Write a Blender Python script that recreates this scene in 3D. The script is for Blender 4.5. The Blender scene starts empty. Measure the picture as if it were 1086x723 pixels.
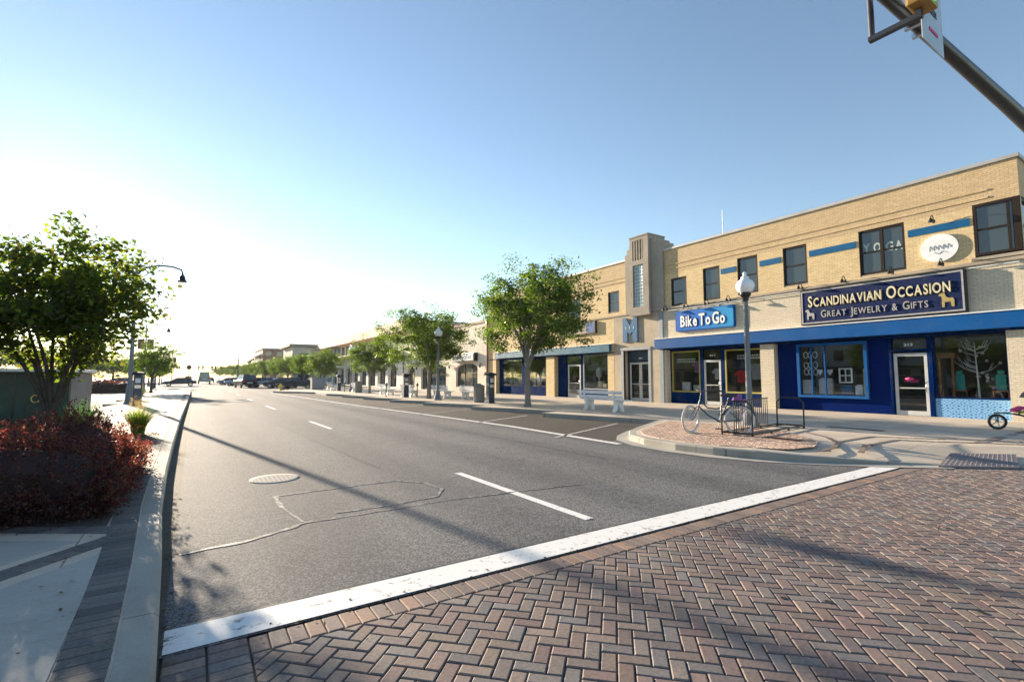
import bpy, bmesh, math, random
import numpy as np
from mathutils import Vector, Matrix
PI = math.pi
R = math.radians
C = bpy.context.scene.collection
random.seed(7)
rng = np.random.default_rng(11)

# ------------------------------------------------------------------ helpers
def rootloc(o):
    while o.parent is not None:
        o = o.parent
    return o.location.copy()

class MB:
    def __init__(s): s.v = []; s.f = []; s.m = []; s.c = []; s.sm = []
    def add(s, vs, fs, mi=0, col=None, smooth=False):
        b = len(s.v); s.v += [tuple(v) for v in vs]
        for f in fs:
            s.f.append(tuple(b + i for i in f)); s.m.append(mi); s.c.append(col); s.sm.append(smooth)
        return s
    def box(s, x0, y0, z0, x1, y1, z1, mi=0, col=None, bev=0.0):
        x0, x1 = min(x0, x1), max(x0, x1); y0, y1 = min(y0, y1), max(y0, y1); z0, z1 = min(z0, z1), max(z0, z1)
        if bev <= 0:
            vs = [(x0,y0,z0),(x1,y0,z0),(x1,y1,z0),(x0,y1,z0),(x0,y0,z1),(x1,y0,z1),(x1,y1,z1),(x0,y1,z1)]
            return s.add(vs, [(0,3,2,1),(4,5,6,7),(0,1,5,4),(1,2,6,5),(2,3,7,6),(3,0,4,7)], mi, col)
        bm = bmesh.new(); bmesh.ops.create_cube(bm, size=1)
        for v in bm.verts:
            v.co = Vector(((x0+x1)/2 + v.co.x*(x1-x0), (y0+y1)/2 + v.co.y*(y1-y0), (z0+z1)/2 + v.co.z*(z1-z0)))
        bmesh.ops.bevel(bm, geom=bm.edges[:], offset=min(bev, .45*min(x1-x0, y1-y0, z1-z0)), segments=2, affect='EDGES', profile=.6)
        bm.verts.index_update()
        s.add([v.co for v in bm.verts], [[v.index for v in f.verts] for f in bm.faces], mi, col); bm.free(); return s
    def xbox(s, M, sx, sy, sz, mi=0, col=None):      # centred box through a matrix
        vs = [M @ Vector((a*sx/2, b*sy/2, c*sz/2)) for c in (-1,1) for a, b in ((-1,-1),(1,-1),(1,1),(-1,1))]
        return s.add(vs, [(0,3,2,1),(4,5,6,7),(0,1,5,4),(1,2,6,5),(2,3,7,6),(3,0,4,7)], mi, col)
    def bar(s, a, b, w, h=None, mi=0):
        a, b = Vector(a), Vector(b); d = b - a; L = d.length
        q = d.to_track_quat('X', 'Z').to_matrix().to_4x4()
        return s.xbox(Matrix.Translation((a+b)/2) @ q, L, w, h or w, mi)
    def tube(s, pts, rad, n=8, mi=0, caps=True, smooth=True, col=None):
        pts = [Vector(p) for p in pts]
        if not hasattr(rad, '__len__'): rad = [rad]*len(pts)
        vs = []; prev = None
        for i, p in enumerate(pts):
            t = (pts[min(i+1, len(pts)-1)] - pts[max(i-1, 0)]).normalized()
            if prev is None:
                a = Vector((0,0,1)) if abs(t.z) < .9 else Vector((1,0,0)); u = t.cross(a).normalized()
            else:
                u = (prev - t*prev.dot(t)).normalized()
            prev = u; w = t.cross(u)
            for k in range(n):
                an = 2*PI*k/n; vs.append(p + (u*math.cos(an) + w*math.sin(an))*rad[i])
        fs = [(i*n+k, i*n+(k+1)%n, (i+1)*n+(k+1)%n, (i+1)*n+k) for i in range(len(pts)-1) for k in range(n)]
        s.add(vs, fs, mi, col, smooth)
        if caps: s.add([vs[k] for k in range(n)], [tuple(range(n))[::-1]], mi, col); s.add(vs[-n:], [tuple(range(n))], mi, col)
        return s
    def lathe(s, c, prof, n=20, mi=0, smooth=True, col=None):     # prof: (r, z)
        cx, cy, cz = c; vs = [(cx+r*math.cos(2*PI*k/n), cy+r*math.sin(2*PI*k/n), cz+z) for r, z in prof for k in range(n)]
        fs = [(i*n+k, i*n+(k+1)%n, (i+1)*n+(k+1)%n, (i+1)*n+k) for i in range(len(prof)-1) for k in range(n)]
        s.add(vs, fs, mi, col, smooth)
        s.add(vs[:n], [tuple(range(n))[::-1]], mi, col); s.add(vs[-n:], [tuple(range(n))], mi, col); return s
    def prism(s, pts, z0, z1, mi=0, mi_side=None, col=None):          # polygon in XY, counter-clockwise or not
        n = len(pts); a = sum(pts[i][0]*pts[(i+1)%n][1]-pts[(i+1)%n][0]*pts[i][1] for i in range(n))
        if a < 0: pts = pts[::-1]
        vs = [(x,y,z0) for x, y in pts] + [(x,y,z1) for x, y in pts]
        s.add(vs, [tuple(range(n,2*n))], mi, col)
        s.add(vs, [(i,(i+1)%n,n+(i+1)%n,n+i) for i in range(n)], mi if mi_side is None else mi_side, col); return s
    def sheet(s, pts, z, mi=0, col=None): s.add([(p[0],p[1],z) for p in pts], [tuple(range(len(pts)))], mi, col); return s
    def ext(s, pts3, d, mi=0):                            # extrude a planar polygon (3D pts) along vector d
        n = len(pts3); d = Vector(d); p = [Vector(q) for q in pts3]; vs = p + [q + d for q in p]
        s.add(vs, [tuple(range(n)), tuple(range(2*n-1, n-1, -1))] + [((i+1)%n, i, n+i, n+(i+1)%n) for i in range(n)], mi); return s
    def build(s, name, mats, parent=None, loc=None):
        off = rootloc(parent) if parent is not None else Vector(loc or (0,0,0))
        me = bpy.data.meshes.new(name)
        me.from_pydata([(v[0]-off.x, v[1]-off.y, v[2]-off.z) for v in s.v], [], s.f)
        for m in (mats if isinstance(mats, (list, tuple)) else [mats]): me.materials.append(m)
        me.polygons.foreach_set('material_index', s.m); me.polygons.foreach_set('use_smooth', s.sm)
        if any(c is not None for c in s.c):
            ca = me.color_attributes.new('tint', 'FLOAT_COLOR', 'CORNER'); buf = []
            for f, c in zip(s.f, s.c): buf += list((c or (1,1,1,1)) if c is None or len(c) == 4 else (*c, 1))*len(f)
            ca.data.foreach_set('color', buf)
        me.update()
        o = bpy.data.objects.new(name, me); C.objects.link(o)
        if parent is not None: o.parent = parent
        else: o.location = off
        return o

def fix(o):
    bm = bmesh.new(); bm.from_mesh(o.data); bmesh.ops.recalc_face_normals(bm, faces=bm.faces[:]); bm.to_mesh(o.data); bm.free(); return o
def tag(o, label=None, cat=None, group=None, kind=None):
    if label: o['label'] = label
    if cat: o['category'] = cat
    if group: o['group'] = group
    if kind: o['kind'] = kind
    return o
def thing(name, loc, label, cat, group=None):
    o = bpy.data.objects.new(name, None); C.objects.link(o); o.location = loc; o.empty_display_size = .2
    return tag(o, label, cat, group)
def struct(mb, name, mats): return tag(mb.build(name, mats), kind='structure')
def copy_tree(o, parent=None):
    c = o.copy(); C.objects.link(c)
    if parent is not None: c.parent = parent
    for ch in [x for x in bpy.data.objects if x.parent == o]: copy_tree(ch, c)
    return c
def dup(o, loc, rz=0., label=None, sc=None):
    c = copy_tree(o); c.location = loc; c.rotation_euler = (0,0,rz)
    if label: c['label'] = label
    if sc: c.scale = (sc,sc,sc) if not hasattr(sc, '__len__') else sc
    return c
def fast(name, V, F, mats, parent, tint=None, smooth=False):
    me = bpy.data.meshes.new(name); off = rootloc(parent) if parent is not None else Vector((0,0,0))
    V = np.asarray(V, dtype=np.float32) - np.array(off, dtype=np.float32); F = np.asarray(F, dtype=np.int32); k = F.shape[1]
    me.vertices.add(len(V)); me.vertices.foreach_set('co', V.ravel())
    me.loops.add(F.size); me.loops.foreach_set('vertex_index', F.ravel())
    me.polygons.add(len(F)); me.polygons.foreach_set('loop_start', np.arange(len(F), dtype=np.int32)*k)
    me.polygons.foreach_set('loop_total', np.full(len(F), k, dtype=np.int32))
    for m in (mats if isinstance(mats, (list, tuple)) else [mats]): me.materials.append(m)
    me.update(calc_edges=True)
    if tint is not None:
        ca = me.color_attributes.new('tint', 'FLOAT_COLOR', 'POINT')
        ca.data.foreach_set('color', np.c_[tint, np.ones(len(tint))].astype(np.float32).ravel())
    o = bpy.data.objects.new(name, me); C.objects.link(o)
    if parent is not None: o.parent = parent
    return o

# ------------------------------------------------------------------ materials
class NT:
    def __init__(s, name):
        s.m = bpy.data.materials.new(name); s.m.use_nodes = True; s.t = s.m.node_tree; s.n = s.t.nodes; s.l = s.t.links; s.n.clear()
        s.out = s.n.new('ShaderNodeOutputMaterial'); s.b = s.n.new('ShaderNodeBsdfPrincipled'); s.l.new(s.b.outputs[0], s.out.inputs[0])
    def N(s, t, **kw):
        n = s.n.new(t)
        for k, v in kw.items():
            if k in n.inputs.keys(): n.inputs[k].default_value = v
            else: setattr(n, k, v)
        return n
    def L(s, a, b): s.l.new(a, b)
    def pos(s): return s.N('ShaderNodeNewGeometry').outputs['Position']
    def obj(s): return s.N('ShaderNodeTexCoord').outputs['Object']
    def noise(s, scale, vec=None, detail=4., rough=.55):
        n = s.N('ShaderNodeTexNoise'); n.inputs['Scale'].default_value = scale; n.inputs['Detail'].default_value = detail; n.inputs['Roughness'].default_value = rough
        if vec is not None: s.L(vec, n.inputs['Vector'])
        return n.outputs['Fac']
    def ramp(s, fac, stops):
        r = s.N('ShaderNodeValToRGB'); e = r.color_ramp.elements
        while len(e) < len(stops): e.new(.5)
        for q, (p, c) in zip(e, stops): q.position = p; q.color = (*c, 1) if len(c) == 3 else c
        s.L(fac, r.inputs[0]); return r.outputs[0]
    def mix(s, fac, a, b, mode='MIX'):
        m = s.N('ShaderNodeMix', data_type='RGBA', blend_type=mode)
        for v, i in ((fac, 0), (a, 6), (b, 7)):
            if isinstance(v, (int, float)): m.inputs[i].default_value = v
            elif isinstance(v, (tuple, list)): m.inputs[i].default_value = (*v, 1) if len(v) == 3 else v
            else: s.L(v, m.inputs[i])
        return m.outputs[2]
    def math(s, op, a, b=None, c=None):
        m = s.N('ShaderNodeMath', operation=op)
        for i, v in enumerate((a, b, c)):
            if v is None: continue
            if isinstance(v, (int, float)): m.inputs[i].default_value = v
            else: s.L(v, m.inputs[i])
        return m.outputs[0]
    def bump(s, h, strength=.3, dist=.01):
        b = s.N('ShaderNodeBump'); b.inputs['Strength'].default_value = strength; b.inputs['Distance'].default_value = dist
        s.L(h, b.inputs['Height']); s.L(b.outputs[0], s.b.inputs['Normal'])
    def set(s, col=None, rough=None, metal=None, spec=None):
        if col is not None:
            if isinstance(col, (tuple, list)): s.b.inputs['Base Color'].default_value = (*col, 1)
            else: s.L(col, s.b.inputs['Base Color'])
        if rough is not None:
            if isinstance(rough, (int, float)): s.b.inputs['Roughness'].default_value = rough
            else: s.L(rough, s.b.inputs['Roughness'])
        if metal is not None: s.b.inputs['Metallic'].default_value = metal
        if spec is not None: s.b.inputs['Specular IOR Level'].default_value = spec
        return s.m

def plain(name, col, rough=.5, metal=0., var=.12, scale=6., bump=.0, spec=.5, fine=0.):
    t = NT(name); p = t.obj()
    f = t.noise(scale, p, 5.)
    c = t.ramp(f, [(.3, tuple(x*(1-var) for x in col)), (.7, tuple(min(1, x*(1+var)) for x in col))])
    if fine: c = t.mix(fine, c, t.ramp(t.noise(scale*14, p, 2.), [(.35, (.25,.25,.25)), (.65, (1,1,1))]), 'MULTIPLY')
    if bump: t.bump(t.noise(scale*8, p, 3.), bump, .004)
    if name in ('awning_blue','awning_teal','shopfront_navy','sign_navy','signal_yellow'):
        g_ = t.ramp(t.noise(2.2, p, 9., .8), [(.50,(0,0,0)),(.68,(1,1,1))]); c = t.mix(t.math('MULTIPLY', g_, .3), c, (.10,.11,.12))
    r = t.ramp(t.noise(scale*2.3, p, 3.), [(.3, (rough*.85,)*3), (.7, (min(1, rough*1.15),)*3)])
    return t.set(c, r, metal, spec)

def brick_mat(name, c1, c2, mortar, c3=None, zsplit=None, bw=.2, bh=.068, rot=0, bump=.5, soot=.25):
    t = NT(name); sp = t.N('ShaderNodeSeparateXYZ'); t.L(t.pos(), sp.inputs[0])
    cb = t.N('ShaderNodeCombineXYZ'); t.L(t.math('ADD', sp.outputs[0], sp.outputs[1]), cb.inputs[0]); t.L(sp.outputs[2], cb.inputs[1])
    b = t.N('ShaderNodeTexBrick'); t.L(cb.outputs[0], b.inputs['Vector'])
    b.inputs['Scale'].default_value = 1.; b.inputs['Brick Width'].default_value = bw; b.inputs['Row Height'].default_value = bh
    b.inputs['Mortar Size'].default_value = .006; b.inputs['Mortar Smooth'].default_value = .3; b.inputs['Bias'].default_value = -.1
    b.inputs['Color1'].default_value = (*c1,1); b.inputs['Color2'].default_value = (*c2,1); b.inputs['Mortar'].default_value = (*mortar,1)
    col = b.outputs['Color']
    n = t.noise(.9, t.pos(), 6., .65)
    col = t.mix(t.math('MULTIPLY', t.ramp(n, [(.45,(0,0,0)),(.75,(1,1,1))]), soot), col, tuple(x*.45 for x in c1))
    n2 = t.noise(14., t.pos(), 3.)
    col = t.mix(.35, col, t.ramp(n2, [(.3,(.55,.55,.55)),(.7,(1.,1.,1.))]), 'MULTIPLY')
    if zsplit is not None:
        z = t.math('GREATER_THAN', sp.outputs[2], zsplit); col = t.mix(z, col, c3, 'MULTIPLY')
    t.bump(t.math('MULTIPLY', b.outputs['Fac'], -1.), bump, .008)
    return t.set(col, .85, 0, .3)

def asphalt(name, base=(.062,.06,.06), light=(.20,.19,.175), amt=.5, wear=True):
    t = NT(name); p = t.pos()
    big = t.noise(.22, p, 5., .6); mid = t.noise(2.3, p, 5.)
    c = t.ramp(big, [(.3, tuple(x*.8 for x in base)), (.7, tuple(x*1.3 for x in base))])
    c = t.mix(.4, c, t.ramp(mid, [(.3,(.6,.6,.6)),(.7,(1.2,1.2,1.2))]), 'MULTIPLY')
    v = t.N('ShaderNodeTexVoronoi'); v.inputs['Scale'].default_value = 85.; t.L(p, v.inputs['Vector'])
    bw = t.N('ShaderNodeSeparateColor'); t.L(v.outputs['Color'], bw.inputs[0])
    stone = t.ramp(bw.outputs[0], [(.45,(0,0,0)),(.8,(1,1,1))])
    c = t.mix(t.math('MULTIPLY', stone, amt), c, light)
    fine = t.noise(160., p, 2.); c = t.mix(.5, c, t.ramp(fine, [(.35,(.45,.45,.45)),(.65,(1.15,1.15,1.15))]), 'MULTIPLY')
    if wear:                                    # polished wheel tracks and the oil-darkened middle of each lane
        sp = t.N('ShaderNodeSeparateXYZ'); t.L(p, sp.inputs[0])
        w = t.math('SINE', t.math('MULTIPLY', t.math('ADD', sp.outputs[0], t.math('MULTIPLY', t.noise(.35, p, 2.), .5)), 2*PI/1.75))
        c = t.mix(.6, c, t.ramp(t.math('MULTIPLY_ADD', w, .5, .5), [(.2,(.72,.72,.74)),(.8,(1.12,1.1,1.06))]), 'MULTIPLY')
        oil = t.math('MULTIPLY', t.ramp(t.noise(3.2, p, 6., .7), [(.56,(0,0,0)),(.70,(1,1,1))]), t.ramp(t.math('MULTIPLY_ADD', w, -.5, .5), [(.45,(0,0,0)),(.9,(1,1,1))]))
        c = t.mix(t.math('MULTIPLY', oil, .55), c, (.03,.03,.03))
        vc = t.N('ShaderNodeTexVoronoi', feature='DISTANCE_TO_EDGE'); vc.inputs['Scale'].default_value = .28
        wp = t.N('ShaderNodeVectorMath', operation='ADD'); t.L(p, wp.inputs[0]); nn = t.N('ShaderNodeTexNoise'); nn.inputs['Scale'].default_value = 1.1; t.L(p, nn.inputs['Vector'])
        t.L(nn.outputs['Color'], wp.inputs[1]); t.L(wp.outputs[0], vc.inputs['Vector'])
        cr = t.ramp(vc.outputs['Distance'], [(.0,(1,1,1)),(.004,(0,0,0))]); msk = t.ramp(t.noise(.5, p, 2.), [(.5,(0,0,0)),(.6,(1,1,1))])
        c = t.mix(t.math('MULTIPLY', t.math('MULTIPLY', cr, msk), .6), c, (.02,.02,.02))
    h = t.math('ADD', t.math('MULTIPLY', bw.outputs[0], .6), t.math('MULTIPLY', fine, .6))
    t.bump(h, .65, .007)
    return t.set(c, .85, 0, .18)

def concrete(name, col, grid=None, rough=.8, var=.14, gx=0., gy=0., bumpy=.3):
    t = NT(name); p = t.pos()
    c = t.ramp(t.noise(.8, p, 6., .6), [(.3, tuple(x*(1-var) for x in col)), (.7, tuple(min(1,x*(1+var)) for x in col))])
    c = t.mix(.5, c, t.ramp(t.noise(60., p, 3.), [(.3,(.75,.75,.75)),(.7,(1.05,1.05,1.05))]), 'MULTIPLY')
    sp2 = t.ramp(t.noise(5., p, 2., .4), [(.68,(0,0,0)),(.74,(1,1,1))]); c = t.mix(t.math('MULTIPLY', sp2, .25), c, tuple(x*.5 for x in col))
    st_ = t.ramp(t.noise(1.7, p, 8., .7), [(.50,(0,0,0)),(.72,(1,1,1))]); c = t.mix(t.math('MULTIPLY', st_, .45), c, tuple(x*.55 for x in col))
    if grid:
        sp = t.N('ShaderNodeSeparateXYZ'); t.L(p, sp.inputs[0]); ms = []
        for k, o in ((0, gx), (1, gy)):
            q = t.math('FRACT', t.math('DIVIDE', t.math('ADD', sp.outputs[k], o), grid)); ms.append(t.math('LESS_THAN', t.math('ABSOLUTE', t.math('SUBTRACT', q, .5)), .006/grid*1.0))
        c = t.mix(t.math('MULTIPLY', t.math('MAXIMUM', ms[0], ms[1]), .75), c, tuple(x*.3 for x in col))
    t.bump(t.noise(90., p, 3.), bumpy, .003)
    return t.set(c, max(rough,.85), 0, .15)

def tinted(name, rough=.75, bump=.25, spec=.35, sc=45.):
    t = NT(name); a = t.N('ShaderNodeAttribute', attribute_name='tint'); p = t.pos()
    c = t.mix(.7, a.outputs['Color'], t.ramp(t.noise(sc, p, 4.), [(.3,(.55,.55,.55)),(.7,(1.15,1.15,1.15))]), 'MULTIPLY')
    c = t.mix(.5, c, t.ramp(t.noise(1.1, p, 4.), [(.3,(.7,.7,.72)),(.7,(1.08,1.06,1.02))]), 'MULTIPLY')
    t.bump(t.noise(sc*3, p, 3.), bump, .003)
    return t.set(c, rough, 0, spec)

def leaf_mat(name, trans=(.25,.35,.03), tw=.4, rough=.5):
    t = NT(name); a = t.N('ShaderNodeAttribute', attribute_name='tint')
    t.set(a.outputs['Color'], rough, 0, .4)
    tr = t.N('ShaderNodeBsdfTranslucent'); t.L(t.mix(1., a.outputs['Color'], trans, 'MULTIPLY'), tr.inputs[0])
    ad = t.N('ShaderNodeMixShader'); ad.inputs[0].default_value = tw; t.L(t.b.outputs[0], ad.inputs[1]); t.L(tr.outputs[0], ad.inputs[2]); t.L(ad.outputs[0], t.out.inputs[0])
    return t.m

def glass_mat(name, tint=(.75,.8,.8), fac=.14):
    t = NT(name); t.n.remove(t.b)
    tr = t.N('ShaderNodeBsdfTransparent'); tr.inputs[0].default_value = (*tint, 1); g = t.N('ShaderNodeBsdfGlossy'); g.inputs['Roughness'].default_value = .02
    lw = t.N('ShaderNodeLayerWeight'); lw.inputs[0].default_value = .25
    m = t.N('ShaderNodeMixShader'); t.L(t.math('ADD', t.math('MULTIPLY', lw.outputs['Fresnel'], .6), fac), m.inputs[0]); t.L(tr.outputs[0], m.inputs[1]); t.L(g.outputs[0], m.inputs[2]); t.L(m.outputs[0], t.out.inputs[0])
    return t.m

def emit(name, col, s):
    t = NT(name); t.b.inputs['Emission Color'].default_value = (*col,1); t.b.inputs['Emission Strength'].default_value = s; t.set(col, .3); return t.m

M = {}
M['asphalt'] = asphalt('road_asphalt', (.092,.095,.103), (.34,.34,.345), .55); M['asphalt_parking'] = asphalt('parking_asphalt', (.066,.06,.056), (.13,.12,.11), .35, False)
M['lot'] = asphalt('lot_asphalt', (.10,.09,.075), (.2,.18,.15), .4, False)
M['kerb'] = concrete('kerb_concrete', (.36,.34,.30), 2.6, gx=50., gy=.35)
M['walk'] = concrete('walk_concrete', (.56,.48,.39), 1.5)
M['walkdark'] = concrete('walk_concrete_grey', (.30,.30,.29), 1.5)
M['panel'] = concrete('panel_concrete', (.40,.385,.35))
M['pavers'] = tinted('paver_clay', .78, .3); M['joint'] = plain('joint_sand', (.05,.043,.035), .95, scale=30.)
def paint_mat(name, col, worn=.25, under=(.07,.068,.065)):
    t = NT(name); p = t.pos(); n = t.noise(9., p, 8., .75); w = t.ramp(n, [(.62-worn*.35,(1,1,1)),(.70-worn*.2,(0,0,0))])
    c = t.mix(w, under, col); c = t.mix(.4, c, t.ramp(t.noise(60., p, 3.), [(.3,(.7,.7,.7)),(.7,(1.05,1.05,1.05))]), 'MULTIPLY')
    t.bump(t.noise(120., p, 2.), .35, .003); return t.set(c, .6, 0, .4)
M['paint'] = paint_mat('road_paint_white', (.76,.75,.73), .17); M['paintworn'] = paint_mat('road_paint_worn', (.6,.58,.54), .45)
M['sealant'] = paint_mat('loop_sealant', (.50,.48,.46), .8); M['crack'] = plain('tar_crack', (.015,.015,.015), .5)
M['ground'] = concrete('dusty_ground', (.16,.15,.10))
M['brick'] = brick_mat('buff_brick', (.80,.62,.35), (.68,.50,.27), (.40,.31,.20), (.84,.82,.86), 7.02, soot=.15)
M['creambrick'] = brick_mat('cream_brick', (.74,.65,.50), (.66,.57,.43), (.42,.37,.29), soot=.12)
M['deco'] = concrete('tower_stone', (.36,.32,.27), rough=.85); M['decolt'] = concrete('tower_stone_light', (.47,.40,.31))
M['coping'] = plain('coping_metal', (.42,.41,.40), .5, .3, scale=2.); M['sill'] = concrete('stone_sill', (.42,.36,.29))
M['blue'] = plain('awning_blue', (.002,.085,.29), .55, var=.1, scale=1.5, spec=.15); M['navy'] = plain('shopfront_navy', (.0004,.016,.085), .8, var=.2, scale=2., spec=.02)
M['bandblue'] = plain('tile_blue', (.005,.10,.24), .5, spec=.2); M['teal'] = plain('awning_teal', (.012,.12,.20), .6, var=.2, scale=1.5, spec=.15)
def siding():
    t = NT('navy_siding'); sp = t.N('ShaderNodeSeparateXYZ'); t.L(t.pos(), sp.inputs[0])
    q = t.math('FRACT', t.math('DIVIDE', sp.outputs[2], .09)); t.bump(q, .9, .012)
    c = t.mix(t.math('LESS_THAN', q, .12), (.002,.016,.125), (.001,.006,.045)); return t.set(c, .8, 0, .03)
M['siding'] = siding()
def scales():
    t = NT('blue_scale_tile'); sp = t.N('ShaderNodeSeparateXYZ'); t.L(t.pos(), sp.inputs[0])
    cb = t.N('ShaderNodeCombineXYZ'); t.L(t.math('MULTIPLY', sp.outputs[1], 7.), cb.inputs[0]); t.L(t.math('MULTIPLY', sp.outputs[2], 11.), cb.inputs[1])
    v = t.N('ShaderNodeTexVoronoi'); v.inputs['Scale'].default_value = 1.; v.inputs['Randomness'].default_value = .25; t.L(cb.outputs[0], v.inputs['Vector'])
    c = t.ramp(v.outputs['Distance'], [(.10,(.02,.10,.30)),(.28,(.10,.28,.55)),(.42,(.30,.52,.74)),(.6,(.08,.25,.5))]); return t.set(c, .5, 0, .2)
M['tile'] = scales(); M['yoga'] = plain('window_letter', (.40,.48,.46), .8)
M['frame'] = plain('dark_bronze_frame', (.022,.014,.011), .55, scale=3., spec=.2); M['white'] = plain('white_paint', (.80,.81,.82), .45, scale=4.); M['doorwhite'] = plain('door_aluminium', (.52,.54,.53), .4, scale=3.)
M['greytrim'] = plain('grey_trim', (.20,.24,.28), .5); M['yellowtrim'] = plain('yellow_trim', (.42,.36,.06), .5)
M['pane'] = NT('upper_pane').set((.045,.06,.065), .06, 0, .9); M['blind'] = plain('blind_cloth', (.22,.24,.24), .8)
M['glass'] = glass_mat('shop_glass', (.92,.94,.94), .06); M['black'] = plain('black_metal', (.012,.012,.014), .35, scale=5.); M['steel'] = plain('dark_steel', (.05,.055,.065), .4, .4)
M['dark'] = plain('dark_interior', (.022,.022,.026), .9); M['interior'] = plain('interior_wall', (.09,.08,.07), .9)
M['lampgrey'] = plain('lamp_pole_grey', (.17,.19,.21), .7, 0., scale=4., spec=.2)
def globe():
    t = NT('globe_glass'); t.set((.85,.86,.88), .25, 0, .6); t.b.inputs['Subsurface Weight'].default_value = .3; t.b.inputs['Subsurface Radius'].default_value = (.1,.1,.1); return t.m
M['globe'] = globe()
M['kioskblue'] = plain('kiosk_blue', (.015,.035,.07), .4); M['bingrey'] = concrete('bin_aggregate', (.26,.25,.24)); M['rubber'] = plain('rubber', (.02,.02,.02), .8)
M['whitewall'] = plain('whitewall_rubber', (.62,.6,.56), .7); M['bikeblue'] = plain('bicycle_paint_blue', (.012,.06,.11), .4); M['chrome'] = plain('chrome', (.55,.56,.58), .2, 1.); M['purple'] = plain('purple_cloth', (.25,.10,.32), .8)
M['bark'] = plain('tree_bark', (.055,.042,.035), .9, var=.35, scale=9., bump=.8); M['barkgrey'] = plain('tree_bark_grey', (.20,.18,.155), .9, var=.25, scale=8., bump=.6)
M['leaf'] = leaf_mat('leaf_zelkova', (3.0,2.8,.8), .48); M['leafbig'] = leaf_mat('leaf_redbud', (3.6,3.2,1.0), .6); M['barberry'] = leaf_mat('leaf_barberry', (5.0,2.2,1.6), .5, .45); M['grassleaf'] = leaf_mat('grass_blade', (2.2,2.2,1.), .35)
M['mulch'] = tinted('mulch', .95, .8); M['rust'] = plain('rusted_iron', (.13,.06,.035), .7, .3, scale=20.); M['capmat'] = plain('cap_paint', (.03,.04,.05), .8, spec=.1); M['domemat'] = plain('dome_mat', (.22,.20,.21), .95, spec=.05); M['lid'] = plain('worn_lid', (.27,.26,.25), .8, spec=.2, scale=14.); M['iron'] = plain('cast_iron', (.12,.115,.11), .6, .4, scale=20.)
M['stucco'] = concrete('cream_stucco', (.74,.67,.56), rough=.9); M['stuccowhite'] = concrete('white_stucco', (.82,.80,.76), rough=.9); M['stuccoblue'] = concrete('pale_blue_stucco', (.42,.50,.58), rough=.9)
M['terracotta'] = concrete('parapet_terracotta', (.64,.50,.40), rough=.9); M['brickred'] = brick_mat('red_brick', (.30,.13,.085), (.24,.10,.07), (.3,.26,.22)); M['greenbox'] = plain('kiosk_green', (.022,.045,.035), .5)
M['paper'] = plain('paper', (.55,.58,.62), .8); M['signshaded'] = plain('sign_white_shaded', (.42,.52,.62), .5); M['gold'] = plain('gold_leaf', (.55,.40,.14), .35, .5); M['cream'] = plain('letter_cream', (.75,.68,.5), .5); M['signnavy'] = plain('sign_navy', (.006,.016,.075), .6, spec=.15); M['signsilver'] = plain('sign_border', (.45,.42,.40), .4, .3)
M['bikesign'] = None
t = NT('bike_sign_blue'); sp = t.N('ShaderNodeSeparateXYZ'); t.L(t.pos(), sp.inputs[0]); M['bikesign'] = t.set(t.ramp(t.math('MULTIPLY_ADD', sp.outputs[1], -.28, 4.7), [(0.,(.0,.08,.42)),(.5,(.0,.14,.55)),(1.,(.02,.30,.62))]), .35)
M['sigyellow'] = plain('signal_yellow', (.36,.20,.035), .5); M['mastblack'] = plain('mast_black', (.012,.010,.012), .35, .3); M['green'] = emit('green_lens', (.02,.75,.38), 3.0); M['lensoff'] = plain('lens_off', (.05,.01,.01), .2)
M['orange'] = plain('orange_paint', (.6,.2,.03), .5); M['wood'] = plain('varnished_wood', (.22,.09,.04), .5); M['pink'] = plain('pink_print', (.6,.05,.2), .7); M['limegreen'] = plain('lime_cloth', (.35,.5,.03), .8); M['tealcloth'] = plain('teal_cloth', (.03,.3,.28), .8); M['red'] = plain('red_cloth', (.5,.02,.02), .8)
M['hydrant'] = plain('hydrant_yellow', (.55,.42,.05), .5)

# ------------------------------------------------------------------ camera, light, sky
cam = bpy.data.objects.new('camera', bpy.data.cameras.new('camera')); C.objects.link(cam); bpy.context.scene.camera = cam
cam.data.lens = 513/1086*36; cam.data.sensor_width = 36; cam.data.clip_end = 3000
cam.location = (0,0,1.5); cam.rotation_euler = (R(90+4.292), 0, R(-33.15))
AZ, EL = -10.5, 12.8
sd = Vector((math.sin(R(AZ))*math.cos(R(EL)), math.cos(R(AZ))*math.cos(R(EL)), math.sin(R(EL))))
sun = bpy.data.objects.new('sun', bpy.data.lights.new('sun', 'SUN')); C.objects.link(sun)
sun.data.energy = 5.0; sun.data.angle = R(.5); sun.data.color = (1,.83,.62); sun.rotation_euler = (-sd).to_track_quat('-Z', 'Y').to_euler()
w = bpy.data.worlds.new('World'); bpy.context.scene.world = w; w.use_nodes = True
sky = w.node_tree.nodes.new('ShaderNodeTexSky'); sky.sky_type = 'NISHITA'; sky.sun_disc = False
sky.sun_elevation = R(EL); sky.sun_rotation = R(AZ); sky.air_density = 1.0; sky.dust_density = .05; sky.ozone_density = 1.3
bg = w.node_tree.nodes['Background']; w.node_tree.links.new(sky.outputs[0], bg.inputs[0]); bg.inputs[1].default_value = .075
vs = bpy.context.scene.view_settings; vs.view_transform = 'Standard'; vs.look = 'None'; vs.gamma = 1; vs.exposure = 1.72
cy = bpy.context.scene.cycles; cy.max_bounces = 8; cy.transparent_max_bounces = 12; cy.sample_clamp_indirect = 6

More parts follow.
